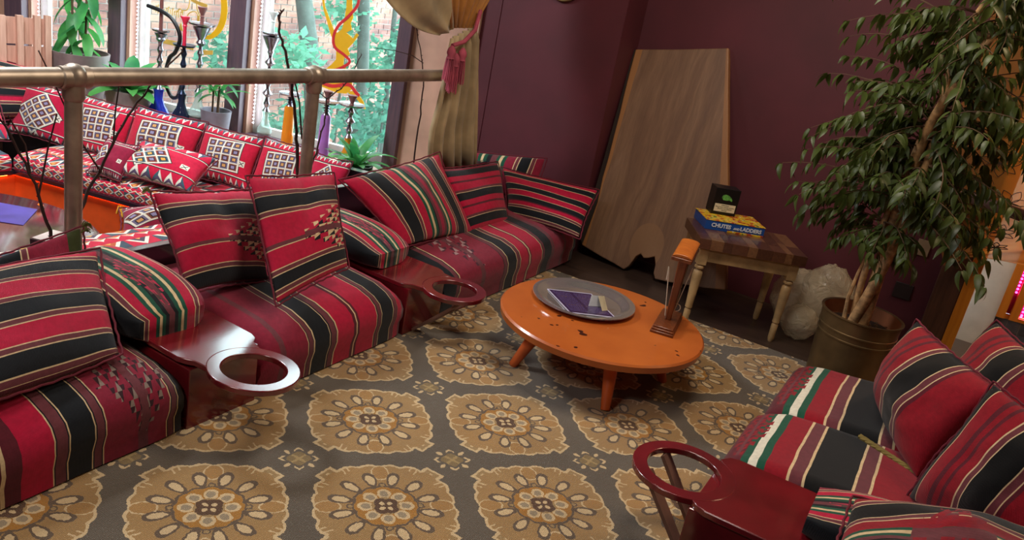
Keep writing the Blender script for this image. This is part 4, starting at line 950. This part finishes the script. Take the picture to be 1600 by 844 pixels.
# ------------------------------------------------------------------ plastic bag
s = S()
for (c, r, sc) in (((-.57, 4.78, .175), .17, (1, .8, 1.02)), ((-.44, 4.72, .24), .155, (1.0, .8, 1.25)), ((-.52, 4.60, .10), .10, (1, .9, 1))):
    n = 26; m = 18; vs = []; fs = []
    for i in range(m):
        a = pi*i/(m-1)-pi/2
        for k in range(n):
            q = 2*pi*k/n; d = V((cos(a)*cos(q), cos(a)*sin(q), sin(a))); rr = r*(1+.16*(abs(noise.noise(d*2.2+V(c)*9))-.2)+.10*(abs(noise.noise(d*7+V(c)*5))-.2))
            p = V(c)+V((d.x*sc[0], d.y*sc[1], d.z*sc[2]))*rr; p.z = max(p.z, .004+.003*random.random()); vs.append(p)
    for i in range(m-1):
        for k in range(n): k2 = (k+1) % n; fs.append((i*n+k, i*n+k2, (i+1)*n+k2, (i+1)*n+k))
    s.add(vs, fs)
mb = Mt('clear_bag_plastic', '#d6cab0', .2, coat=.4); tr_ = mb.n('ShaderNodeBsdfTransparent'); mx_ = mb.n('ShaderNodeMixShader'); mx_.inputs[0].default_value = .45
mb.link(tr_.outputs[0], mx_.inputs[1]); mb.link(mb.b.outputs[0], mx_.inputs[2]); mb.link(mx_.outputs[0], mb.nt.nodes['Material Output'].inputs[0]); mb.bump(mb.noise(16, detail=4, dist=1.5), .9, .02)
tag(s.build('plastic_bag', mb.m, ang=50), 'crumpled clear plastic bag between the side table and the pot', 'bag')

# ------------------------------------------------------------------ ficus in bronze pot
PC = V((-.20, 4.10, 0))
t = thing('ficus_tree', PC, 'leafy ficus tree with twisted stems in a bronze drum pot', 'plant')
S().lathe([(.155, 0), (.165, .01), (.172, .18), (.176, .29), (.180, .292), (.180, .298), (.176, .30), (.178, .325), (.182, .327), (.182, .333), (.179, .335), (.184, .395), (.190, .40), (.190, .407), (.178, .405), (.172, .33), (0, .33)], PC, 48).build('pot', M['pot'], t, ang=40)
S().lathe([(.1765, .404), (.1705, .336), (.0, .332)], PC, 32, caps=False).build('pot_lining', M['potin'], t)
S().lathe([(.169, .335), (.12, .345), (.05, .335), (0, .35)], PC, 32).build('soil', M['soil'], t)
mul = S()
for _ in range(60):
    a = random.uniform(0, 6.28); r = random.uniform(.02, .15); p = PC+V((r*cos(a), r*sin(a), .35)); d = V((random.uniform(-1, 1), random.uniform(-1, 1), .2))*.022
    mul.add([p, p+d+V((.008, 0, .004)), p+d*1.8, p+d-V((.008, 0, 0))], [(0, 1, 2, 3)])
mul.open = True; mul.build('dry_leaf_litter', plain('dry_leaves', '#6a4a30', .9), t, smooth=False)['kind'] = 'stuff'
TB = PC+V((-.02, 0, .34)); stems = []
for k, (lean, r0, top) in enumerate(((V((.05, .0, 0)), .030, 1.60), (V((-.03, .03, 0)), .015, 1.35), (V((.07, -.03, 0)), .022, 1.7))):
    pts = []; ph = k*2.1
    for i in range(22):
        q = i/21; z = q*top; rr = .026*(1-.3*q)+.10*max(0, q-.45)*1.3
        pts.append(TB+V((cos(ph+z*4.2)*rr, sin(ph+z*4.2)*rr, z))+lean*z)
    stems.append(pts); S().tube(pts, [r0*(1.15-.65*i/21) for i in range(22)], 10).build('trunk', M['trunk'], t)
side_ = [TB+V((-.05, -.01, .0)), TB+V((-.065, 0, .12)), TB+V((-.06, .02, .24)), TB+V((-.045, .05, .38))]
S().tube(side_, [.011, .009, .008, .005], 7).build('trunk', M['trunk'], t)
lme = blade(.076, .0150, .7, 6, .22, .75); lme.materials.append(M['leaf']); lme2 = blade(.066, .0165, 1.0, 6, .3, .75); lme2.materials.append(M['leaf'])
tw = S(); LV = []; rg = random.Random(21)
for k in range(195):
    st = stems[rg.randrange(3)]; q = rg.uniform(.27, 1)**.9; b = st[min(21, int(q*21))]
    az = rg.uniform(0, 2*pi); z = b.z; R0 = .50 if z > .8 else .34
    if z > 1.5: R0 = .58
    L = R0*rg.uniform(.45, 1.12); el = rg.uniform(-.15, .65); d = V((cos(az)*cos(el), sin(az)*cos(el), sin(el)))
    if d.y > .2 and b.y+d.y*L > 4.95: L = max(.12, (4.92-b.y)/d.y)
    pts = []; p = b.copy(); dd = d.copy(); ns_ = 8
    for i in range(ns_+1):
        pts.append(p.copy()); p = p+dd*L/ns_; dd = (dd+V((rg.uniform(-.12, .12), rg.uniform(-.12, .12), -.11))).normalized()
    tw.tube(pts, [.0045*(1-.75*i/ns_) for i in range(ns_+1)], 4, cap=False)
    for i in range(2, ns_+1):
        for sgn in (-1, 1, 0):
            if rg.random() < .12: continue
            ax = (pts[min(i, ns_)]-pts[i-1]).normalized(); sd = ax.cross(V((0, 0, 1))); sd = sd.normalized() if sd.length > .1 else V((1, 0, 0))
            dl = (ax*.5+sd*sgn*.9+V((rg.uniform(-.4, .4), rg.uniform(-.4, .4), rg.uniform(-1.0, -.1)))).normalized()
            q_ = pts[i]+dl*.008
            if q_.y > 5.0 or q_.z < .66: continue
            LV.append((q_, dl, rg.uniform(.8, 1.35)))
LV.sort(key=lambda a: (a[0]-V((0, 0, 1.6))).length if a[0].z < 2.05 else 99)
fol = S()
for i, (p, d, sc) in enumerate(LV):
    Mx = frame(p, d, (random.uniform(-.5, .5), random.uniform(-.5, .5), 1), sc); me = lme if i % 2 else lme2
    if i < 300: place(me, 'leaf', t, Mx)
    else: fol.add([Mx @ v_.co for v_ in me.vertices], [tuple(p_.vertices) for p_ in me.polygons])
fol.open = True; fol.build('foliage', M['leaf'], t)['kind'] = 'stuff'; tw.build('twigs', M['twig'], t)['kind'] = 'stuff'

# ------------------------------------------------------------------ wall fittings, basket
tag(S().box(-.10, -.03, 5.040, 5.052, .555, .645).build('socket_plate', plain('beige_plate', '#9a8468', .4, var=.04), bevel=.002), 'beige wall plate behind the potted tree', 'wall plate')
tag(S().box(-.135, -.04, 5.040, 5.052, .285, .375).build('socket_plate', plain('dark_plate', '#2c2426', .4), bevel=.002), 'dark wall plate low behind the potted tree', 'wall plate')
bk = S()
for k in range(5): bk.tube([V((-2.43+(.13-.02*k)*cos(a*pi/16), 4.73-.004*k, 1.645+(.13-.02*k)*sin(a*pi/16))) for a in range(33)], .010, 6)
tag(bk.build('woven_basket', plain('straw', '#8a7448', .8)), 'edge of a round woven straw basket high on the purple wall', 'basket')

# ------------------------------------------------------------------ opening to the hallway at right
struct(S().box(.055, .185, 4.99, 5.21, 0, 2.2).build('trim_20', M['browntrim'], smooth=False, bevel=.004))
struct(S().box(.185, .245, 4.98, 5.23, 0, 2.2).build('trim_21', M['woodor'], smooth=False, bevel=.003))
struct(S().box(1.29, 1.35, 4.98, 5.23, 0, 2.2).build('trim_22', M['woodor'], smooth=False, bevel=.003))
struct(S().box(.0, 3.6, 5.05, 8.6, -.02, .004).build('floor', M['floorwood'], smooth=False))
struct(S().box(-.2, .43, 5.60, 5.72, 0, 2.9).build('wall_hall', M['white'], smooth=False))
struct(S().box(-.3, -.2, 5.2, 8.6, 0, 2.9).build('wall_hall', M['white'], smooth=False))
struct(S().box(3.0, 3.6, 5.2, 5.3, 0, 2.9).build('wall_hall', M['white'], smooth=False))
tile = Mt('blue_grey_tile', rough=.25); tile.col(tile.ramp(tile.noise(14), [(.3, '#4c5666'), (.7, '#6f7a86')]))
wt = struct(S().box(.43, 3.0, 5.625, 5.70, 0, .215).build('wall_hall', plain('tile_grout', '#a8aca8', .8), smooth=False))
tme = bpy.data.meshes.new('tile'); _s = S().box(-.033, .033, -.003, .003, -.033, .033); tme.from_pydata(_s.v, [], _s.f); tme.materials.append(tile.m)
for i in range(30):
    for j in range(3): place(tme, 'tile', wt, Matrix.Translation((.467+i*.070, 5.623, .036+j*.070)))
wf = thing('lit_wood_window', (1.1, 5.65, .215), 'amber wood window frame edged with pink string lights beyond the opening', 'window')
S().box(.43, .475, 5.59, 5.66, .215, 2.6).box(.50, .545, 5.60, 5.66, .215, 2.6).box(.475, 1.9, 5.61, 5.66, .215, .235).box(1.5, 1.6, 5.60, 5.66, .235, 2.6).build('frame', M['woodor'], wf, smooth=False)
S().box(.47, 1.5, 5.665, 5.675, .235, 2.6).build('pane', plain('red_backing', '#a01c4c', .3), wf, smooth=False)
pk = emis('pink_led', '#ff3cc0', 9); pm = bpy.data.meshes.new('bulb'); _s = S().ball((0, 0, 0), .0065, 6); pm.from_pydata(_s.v, [], _s.f); pm.materials.append(pk)
for k in range(60): place(pm, 'bulb', wf, Matrix.Translation((.488, 5.64, .38+k*.022)))
for k in range(60): place(pm, 'bulb', wf, Matrix.Translation((.560, 5.64, .255+k*.022)))
for k in range(26): place(pm, 'bulb', wf, Matrix.Translation((.560+k*.022, 5.64, .248)))
# wooden handrail
hr = thing('handrail', (-.02, 4.97, .93), 'dark wooden handrail running from the wall towards the right edge', 'railing')
a, b = V((-.02, 4.97, .955)), V((1.2, 4.05, .955)); d = (b-a).normalized(); q = V((0, 0, 1)); c_ = d.cross(q)
vs = [p+c_*x*.022+q*z*.030 for p in (a, b) for x, z in ((-.7, -1), (.7, -1), (1, .4), (.6, 1), (-.6, 1), (-1, .4))]
S().add(vs, [(0, 1, 2, 3, 4, 5)[::-1], (6, 7, 8, 9, 10, 11)]+[(i, (i+1) % 6, 6+(i+1) % 6, 6+i) for i in range(6)]).build('rail', M['browntrim'], hr, bevel=.003)
S().tube([b, V((b.x, b.y, 0))], .022, 12).build('post', M['browntrim'], hr)
# embroidered amber lace drape
lc = thing('lace_curtain', (.3, 4.93, .6), 'sheer amber lace drape with leaf embroidery gathered at the right', 'curtain')
ml = Mt('amber_sheer', '#c08638', .7, sheen=.3); tr_ = ml.n('ShaderNodeBsdfTransparent'); tl_ = ml.n('ShaderNodeBsdfTranslucent'); tl_.inputs[0].default_value = lin('#e0a04c')
m1 = ml.n('ShaderNodeMixShader'); m1.inputs[0].default_value = .5; m2 = ml.n('ShaderNodeMixShader'); m2.inputs[0].default_value = .60
ml.link(ml.b.outputs[0], m1.inputs[1]); ml.link(tl_.outputs[0], m1.inputs[2]); ml.link(tr_.outputs[0], m2.inputs[1]); ml.link(m1.outputs[0], m2.inputs[2]); ml.link(m2.outputs[0], ml.nt.nodes['Material Output'].inputs[0])
s = S(); n = 30; rows = [((-.16, 2.3), (1.3, 2.3)), ((-.14, 1.9), (1.25, 1.9)), ((-.13, 1.5), (1.2, 1.45)), ((-.13, 1.2), (1.1, 1.1)), ((-.12, 1.0), (.95, .84)), ((-.09, .85), (.70, .73)), ((-.03, .72), (.44, .68)), ((.03, .62), (.20, .66)), ((.06, .56), (.075, .57))]
def lp(u, w_):
    i = min(int(w_), len(rows)-2); f_ = w_-i; L = (V(rows[i][0]).lerp(V(rows[i+1][0]), f_)); R2 = (V(rows[i][1]).lerp(V(rows[i+1][1]), f_)); p = L.lerp(R2, u)
    return V((p.x, 4.93+.028*sin(u*19+w_*.3)*min(1, 1.4-w_*.1)+.01*noise.noise(V((u*6, w_, 2))), p.y))
for i in range(33):
    for k in range(n+1): s.v.append(lp(k/n, i/4)); s.uv.append((k/n, i/32))
for i in range(32):
    for k in range(n): s.f.append((i*(n+1)+k, i*(n+1)+k+1, (i+1)*(n+1)+k+1, (i+1)*(n+1)+k))
s.open = True; s.build('sheer_cloth', ml.m, lc, ang=180)
em = S(); rg = random.Random(9)
def motif(cx_, cy_, r, k0):
    for k in range(7):
        a = k0+k*2*pi/7
        for sd in (-1, 1):
            pts = [lp(min(.98, max(.01, cx_+r*.8*q_*cos(a)+sd*.02*sin(pi*q_)*-sin(a))), min(7.6, max(.1, cy_+r*3.2*q_*sin(a)+sd*.07*sin(pi*q_)*cos(a))))+V((0, -.004, 0)) for q_ in [j/6 for j in range(7)]]
            em.tube(pts, .0024, 4, cap=False)
for (cx_, cy_) in ((.22, 3.1), (.34, 3.9), (.24, 4.6), (.42, 4.9), (.50, 3.5), (.36, 2.6), (.62, 4.4), (.30, 5.6), (.52, 5.6), (.15, 2.1), (.48, 1.8), (.7, 3.3)): motif(cx_, cy_, .10, rg.random())
em.build('embroidery', plain('dark_thread', '#3a2a1c', .8), lc)['kind'] = 'stuff'

# ------------------------------------------------------------------ lower booth
BF = -.32
gt = thing('round_booth_table', (-3.87, 1.72, BF), 'large round glossy dark table in the lower booth', 'table')
S().lathe([(.78, .0), (.80, .006), (.80, .035), (.79, .04), (0, .04)], (-3.87, 1.72, .005), 64).build('tabletop', M['gloss'], gt, ang=30)
S().lathe([(.28, 0), (.28, .03), (.07, .06), (.06, .33)], (-3.87, 1.72, BF), 24).build('pedestal', M['navy'], gt)
# things on the round table
tag(S().ball((-3.93, 2.02, .10), .13, 20, (1.15, .85, .45), .5).build('wrapped_bundle', plain('crumpled_foil', '#a8a29c', .35, .4, bump=.8), ang=60), 'crumpled pale wrapped bundle on the round table at the left edge', 'bundle')
tag(sheetq('leaflet', [(-4.05, 2.05, .046), (-3.80, 2.22, .046), (-3.98, 2.40, .046), (-4.25, 2.25, .046)], plain('violet_leaflet', '#4a3f8c', .4)), 'violet leaflet lying on the round table by the left edge', 'leaflet')
tag(S().ball((-4.02, 2.44, .053), .012, 8, (1.8, 1, .6)).build('wrapped_candy', plain('orange_wrap', '#e87a2c', .4)), 'small orange candy alone on the round table', 'candy')
tag(S().ball((-3.80, 2.08, .165), .012, 8, (1.8, 1, .6)).build('wrapped_candy', plain('orange_wrap', '#e87a2c', .4)), 'small orange candy on the pale bundle', 'candy')
wbx = thing('napkin_box', (-3.42, 2.20, .046), 'dark box with pale top beside the first railing post', 'box')
Mw = Matrix.Translation((-3.42, 2.18, .046)) @ Matrix.Rotation(.35, 4, 'Z'); S().box(-.11, .11, -.075, .075, 0, .055, Mw).build('body', M['navy'], wbx, smooth=False); S().box(-.105, .105, -.07, .07, .055, .060, Mw).build('top', plain('pale_top', '#b8a8a0', .2), wbx, smooth=False)
k1 = kilim('kilim_a', rot=.10); k2 = kilim('kilim_b', '#b5103a', 4, .5, .45, .27, .12, 9, .75); k3 = kilim('kilim_c', '#c4143c', 3, .35, .5, .22, .22, 7, .5, ('#3b5a68', '#8a3c30', '#d9a04c')); k4 = kilim('kilim_d', '#8c1838', 2, .24, .5, .17, .12, 16, .5)
ka = kilim_allover('kilim_seat_a', (16, 5)); kb = kilim_allover('kilim_seat_b', (10, 6)); kc = kilim('kilim_seat_c', '#c01337', 3, .3, .4, .2, .3, 8, .3)
def wbox(s, off, z): return W(s, off, z)
def benchseat(lab, pf, mat, zt=.03, h=.093):
    """pf(u, d): floor point at u along the seat, depth d from its front edge"""
    prof = [(0, zt-h), (-.008, zt-h*.5), (.0, zt-.02), (.03, zt), (.2, zt+.01), (.45, zt+.005), (.60, zt)]
    s = S(); n = 18; m = len(prof)
    for i in range(n+1):
        for j, (d, z) in enumerate(prof):
            p = pf(i/n, d); s.v.append(V((p.x, p.y, z+noise.noise(V((i*.3, d*4, z)))*.01*(z > zt-h*.4)))); s.uv.append((i/n, j/(m-1)))
    for i in range(n):
        for j in range(m-1): s.f.append((i*m+j, (i+1)*m+j, (i+1)*m+j+1, i*m+j+1))
    s.f += [tuple(range(m)), tuple(n*m+j for j in range(m))[::-1]]
    o = s.build('bench_cushion', mat, ang=70); return tag(o, lab, 'seat', 'patterned booth bench cushions')
BO = 1.30
def fb(s0, s1): return lambda u, d: W(s0+(s1-s0)*u, BO-d, 0)
benchseat('patterned booth bench cushion left of the seam, under the windows', fb(2.32, 1.16), ka, .03)
benchseat('patterned booth bench cushion right of the seam, by the water pipes', fb(1.15, .30), kc, .045, .108)
xl = (W(2.32, BO, 0)).x; yl = W(2.32, BO, 0).y
benchseat('patterned booth bench cushion along the far left side', lambda u, d: V((xl+.02-d, yl-.03-1.6*u, 0)), kb, .03)
benchseat('patterned booth bench cushion behind our sofa back board', lambda u, d: V((-3.05+d*.55, .6+2.2*u, 0)), ka, .265, .31)
# orange bench fronts
ob = thing('booth_bench_base', W(1.4, BO, BF), 'orange painted booth bench base with dark top rail', 'bench')
S().box(.25, 2.36, BO-.02, BO+.0, BF, -.09, MW).build('front_board', M['orangeboard'], ob, smooth=False)
S().box(.25, 2.36, BO-.62, BO+.02, -.09, -.065, MW).build('top_rail', M['navy'], ob, smooth=False)
S().box(xl-.02, xl+.0, yl-2.2, yl, BF, -.09).build('front_board', M['orangeboard'], ob, smooth=False)
S().box(xl-.62, xl+.02, yl-2.2, yl, -.09, -.065).build('top_rail', M['navy'], ob, smooth=False)
S().box(-3.04, -3.02, .5, 2.85, BF, -.05).build('front_board', M['orangeboard'], ob, smooth=False)
S().box(.12, 3.0, .66, .72, BF, .30, MW).build('back_board', M['navy'], ob, smooth=False)
S().box(.28, 2.34, BO-.005, BO+.004, -.095, -.090, MW).build('light_strip', emis('warm_strip', '#ff8a3c', 14), ob, smooth=False)
S().box(xl-.0, xl+.010, yl-1.6, yl-.05, -.095, -.090).build('light_strip', emis('warm_strip', '#ff8a3c', 14), ob, smooth=False)
fringe = S()
for k in range(40):
    p = W(1.55-.012*k, BO+.01, -.10); fringe.tube([p, p+V((0, -.01, -.03)), p+V((random.uniform(-.02, .02), -.012, -.05-.02*random.random()))], .006, 4)
tag(fringe.build('gold_fringe', plain('gold_yarn', '#d9a52c', .8)), 'gold looped fringe hanging on the orange bench front', 'fringe')
GB = 'patterned cushions in the lower booth'
def wp(lab, s0, s1, o0, o1, z0, z1, T, mat, seed, **kw):
    pillow(lab, [W(s0, o1, z1), W(s1, o1, z1-.0), W(s1, o0, z0), W(s0, o0, z0)], T, mat, GB, seed=seed, n=14, **kw)
wp('patterned back cushion behind the first railing post', 2.78, 2.30, .93, .74, .03, .36, .06, k2, 21)
wp('patterned back cushion right of the first railing post', 2.32, 1.86, .93, .74, .03, .36, .06, k1, 22)
wp('wide patterned back cushion with grid lozenge at the booth centre', 1.90, 1.36, .92, .74, .04, .38, .07, k1, 23)
wp('patterned back cushion with lozenge right of the seam', 1.38, .94, .92, .74, .05, .37, .07, k1, 24)
wp('patterned back cushion behind the second railing post', .96, .58, .92, .74, .05, .38, .06, k1, 25)
wp('dark-ended patterned cushion next to the navy pot', .60, .34, .92, .74, .05, .36, .06, k2, 26)
wp('folded patterned cushion with serrated bands lying on the bench', 1.66, 1.10, 1.26, 1.0, .07, .24, .08, k3, 27)
wp('small dark red cushion with four-square lozenge on the bench edge', 1.80, 1.56, 1.30, 1.12, .04, .23, .06, k4, 28)
pillow('patterned cushion with serrated bands by the left bench corner', [V((-5.55, 2.55, .40)), V((-5.50, 3.05, .40)), V((-5.20, 2.98, .05)), V((-5.22, 2.50, .05))], .07, k3, GB, seed=29, n=14)
pillow('large red cushion with broad stripes at the far left', [V((-5.78, 2.85, .56)), V((-5.70, 3.50, .40)), V((-5.45, 3.40, .10)), V((-5.50, 2.8, .10))], .11, f_p7, GB, seed=30, n=14)
pillow('dark red cushion with tan band slumped on the near booth bench', [V((-3.28, 2.36, .27)), V((-3.02, 2.72, .32)), V((-2.88, 2.58, .20)), V((-3.12, 2.24, .17))], .07, k4, GB, seed=31, n=14)
pillow('red cushion with white serrations behind the slumped one', [V((-3.32, 2.62, .28)), V((-2.98, 2.86, .30)), V((-2.90, 2.70, .18)), V((-3.2, 2.5, .16))], .06, k3, GB, seed=32, n=14)
# wooden crate panel and dark red chair at the far left
pp = thing('pallet_panel', (-5.75, 3.45, .2), 'pale wooden pallet panel standing at the far left window', 'panel')
Mp = Matrix.Translation((-5.72, 3.20, .18)) @ Matrix.Rotation(rad(82), 4, 'Z') @ Matrix.Rotation(rad(0), 4, 'X')
for j in range(3): S().box(.0, .335, .012, .028, .01+j*.19, .185+j*.19, Mp).build('board', M['pallet'], pp, smooth=False)
for x in (0, .11, .22, .29): S().box(x, x+.040, -.02, .012, 0, .575+x*.06, Mp).build('slat', M['pallet'], pp, smooth=False)
hs = thing('high_back_chair', (-6.3, 3.05, BF), 'dark red high-back chair at the left edge behind the panel', 'chair')
S().ball((-6.3, 3.10, .45), .2, 16, (.35, .9, 1.9)).build('backrest', M['redpaint'], hs); S().box(-6.3, -5.95, 2.9, 3.3, .0, .06).build('seat', M['redpaint'], hs, bevel=.02)
for x, y in ((-6.27, 2.93), (-6.27, 3.27), (-5.98, 2.93), (-5.98, 3.27)): S().tube([(x, y, BF), (x, y, .01)], .015, 8).build('leg', M['navy'], hs)
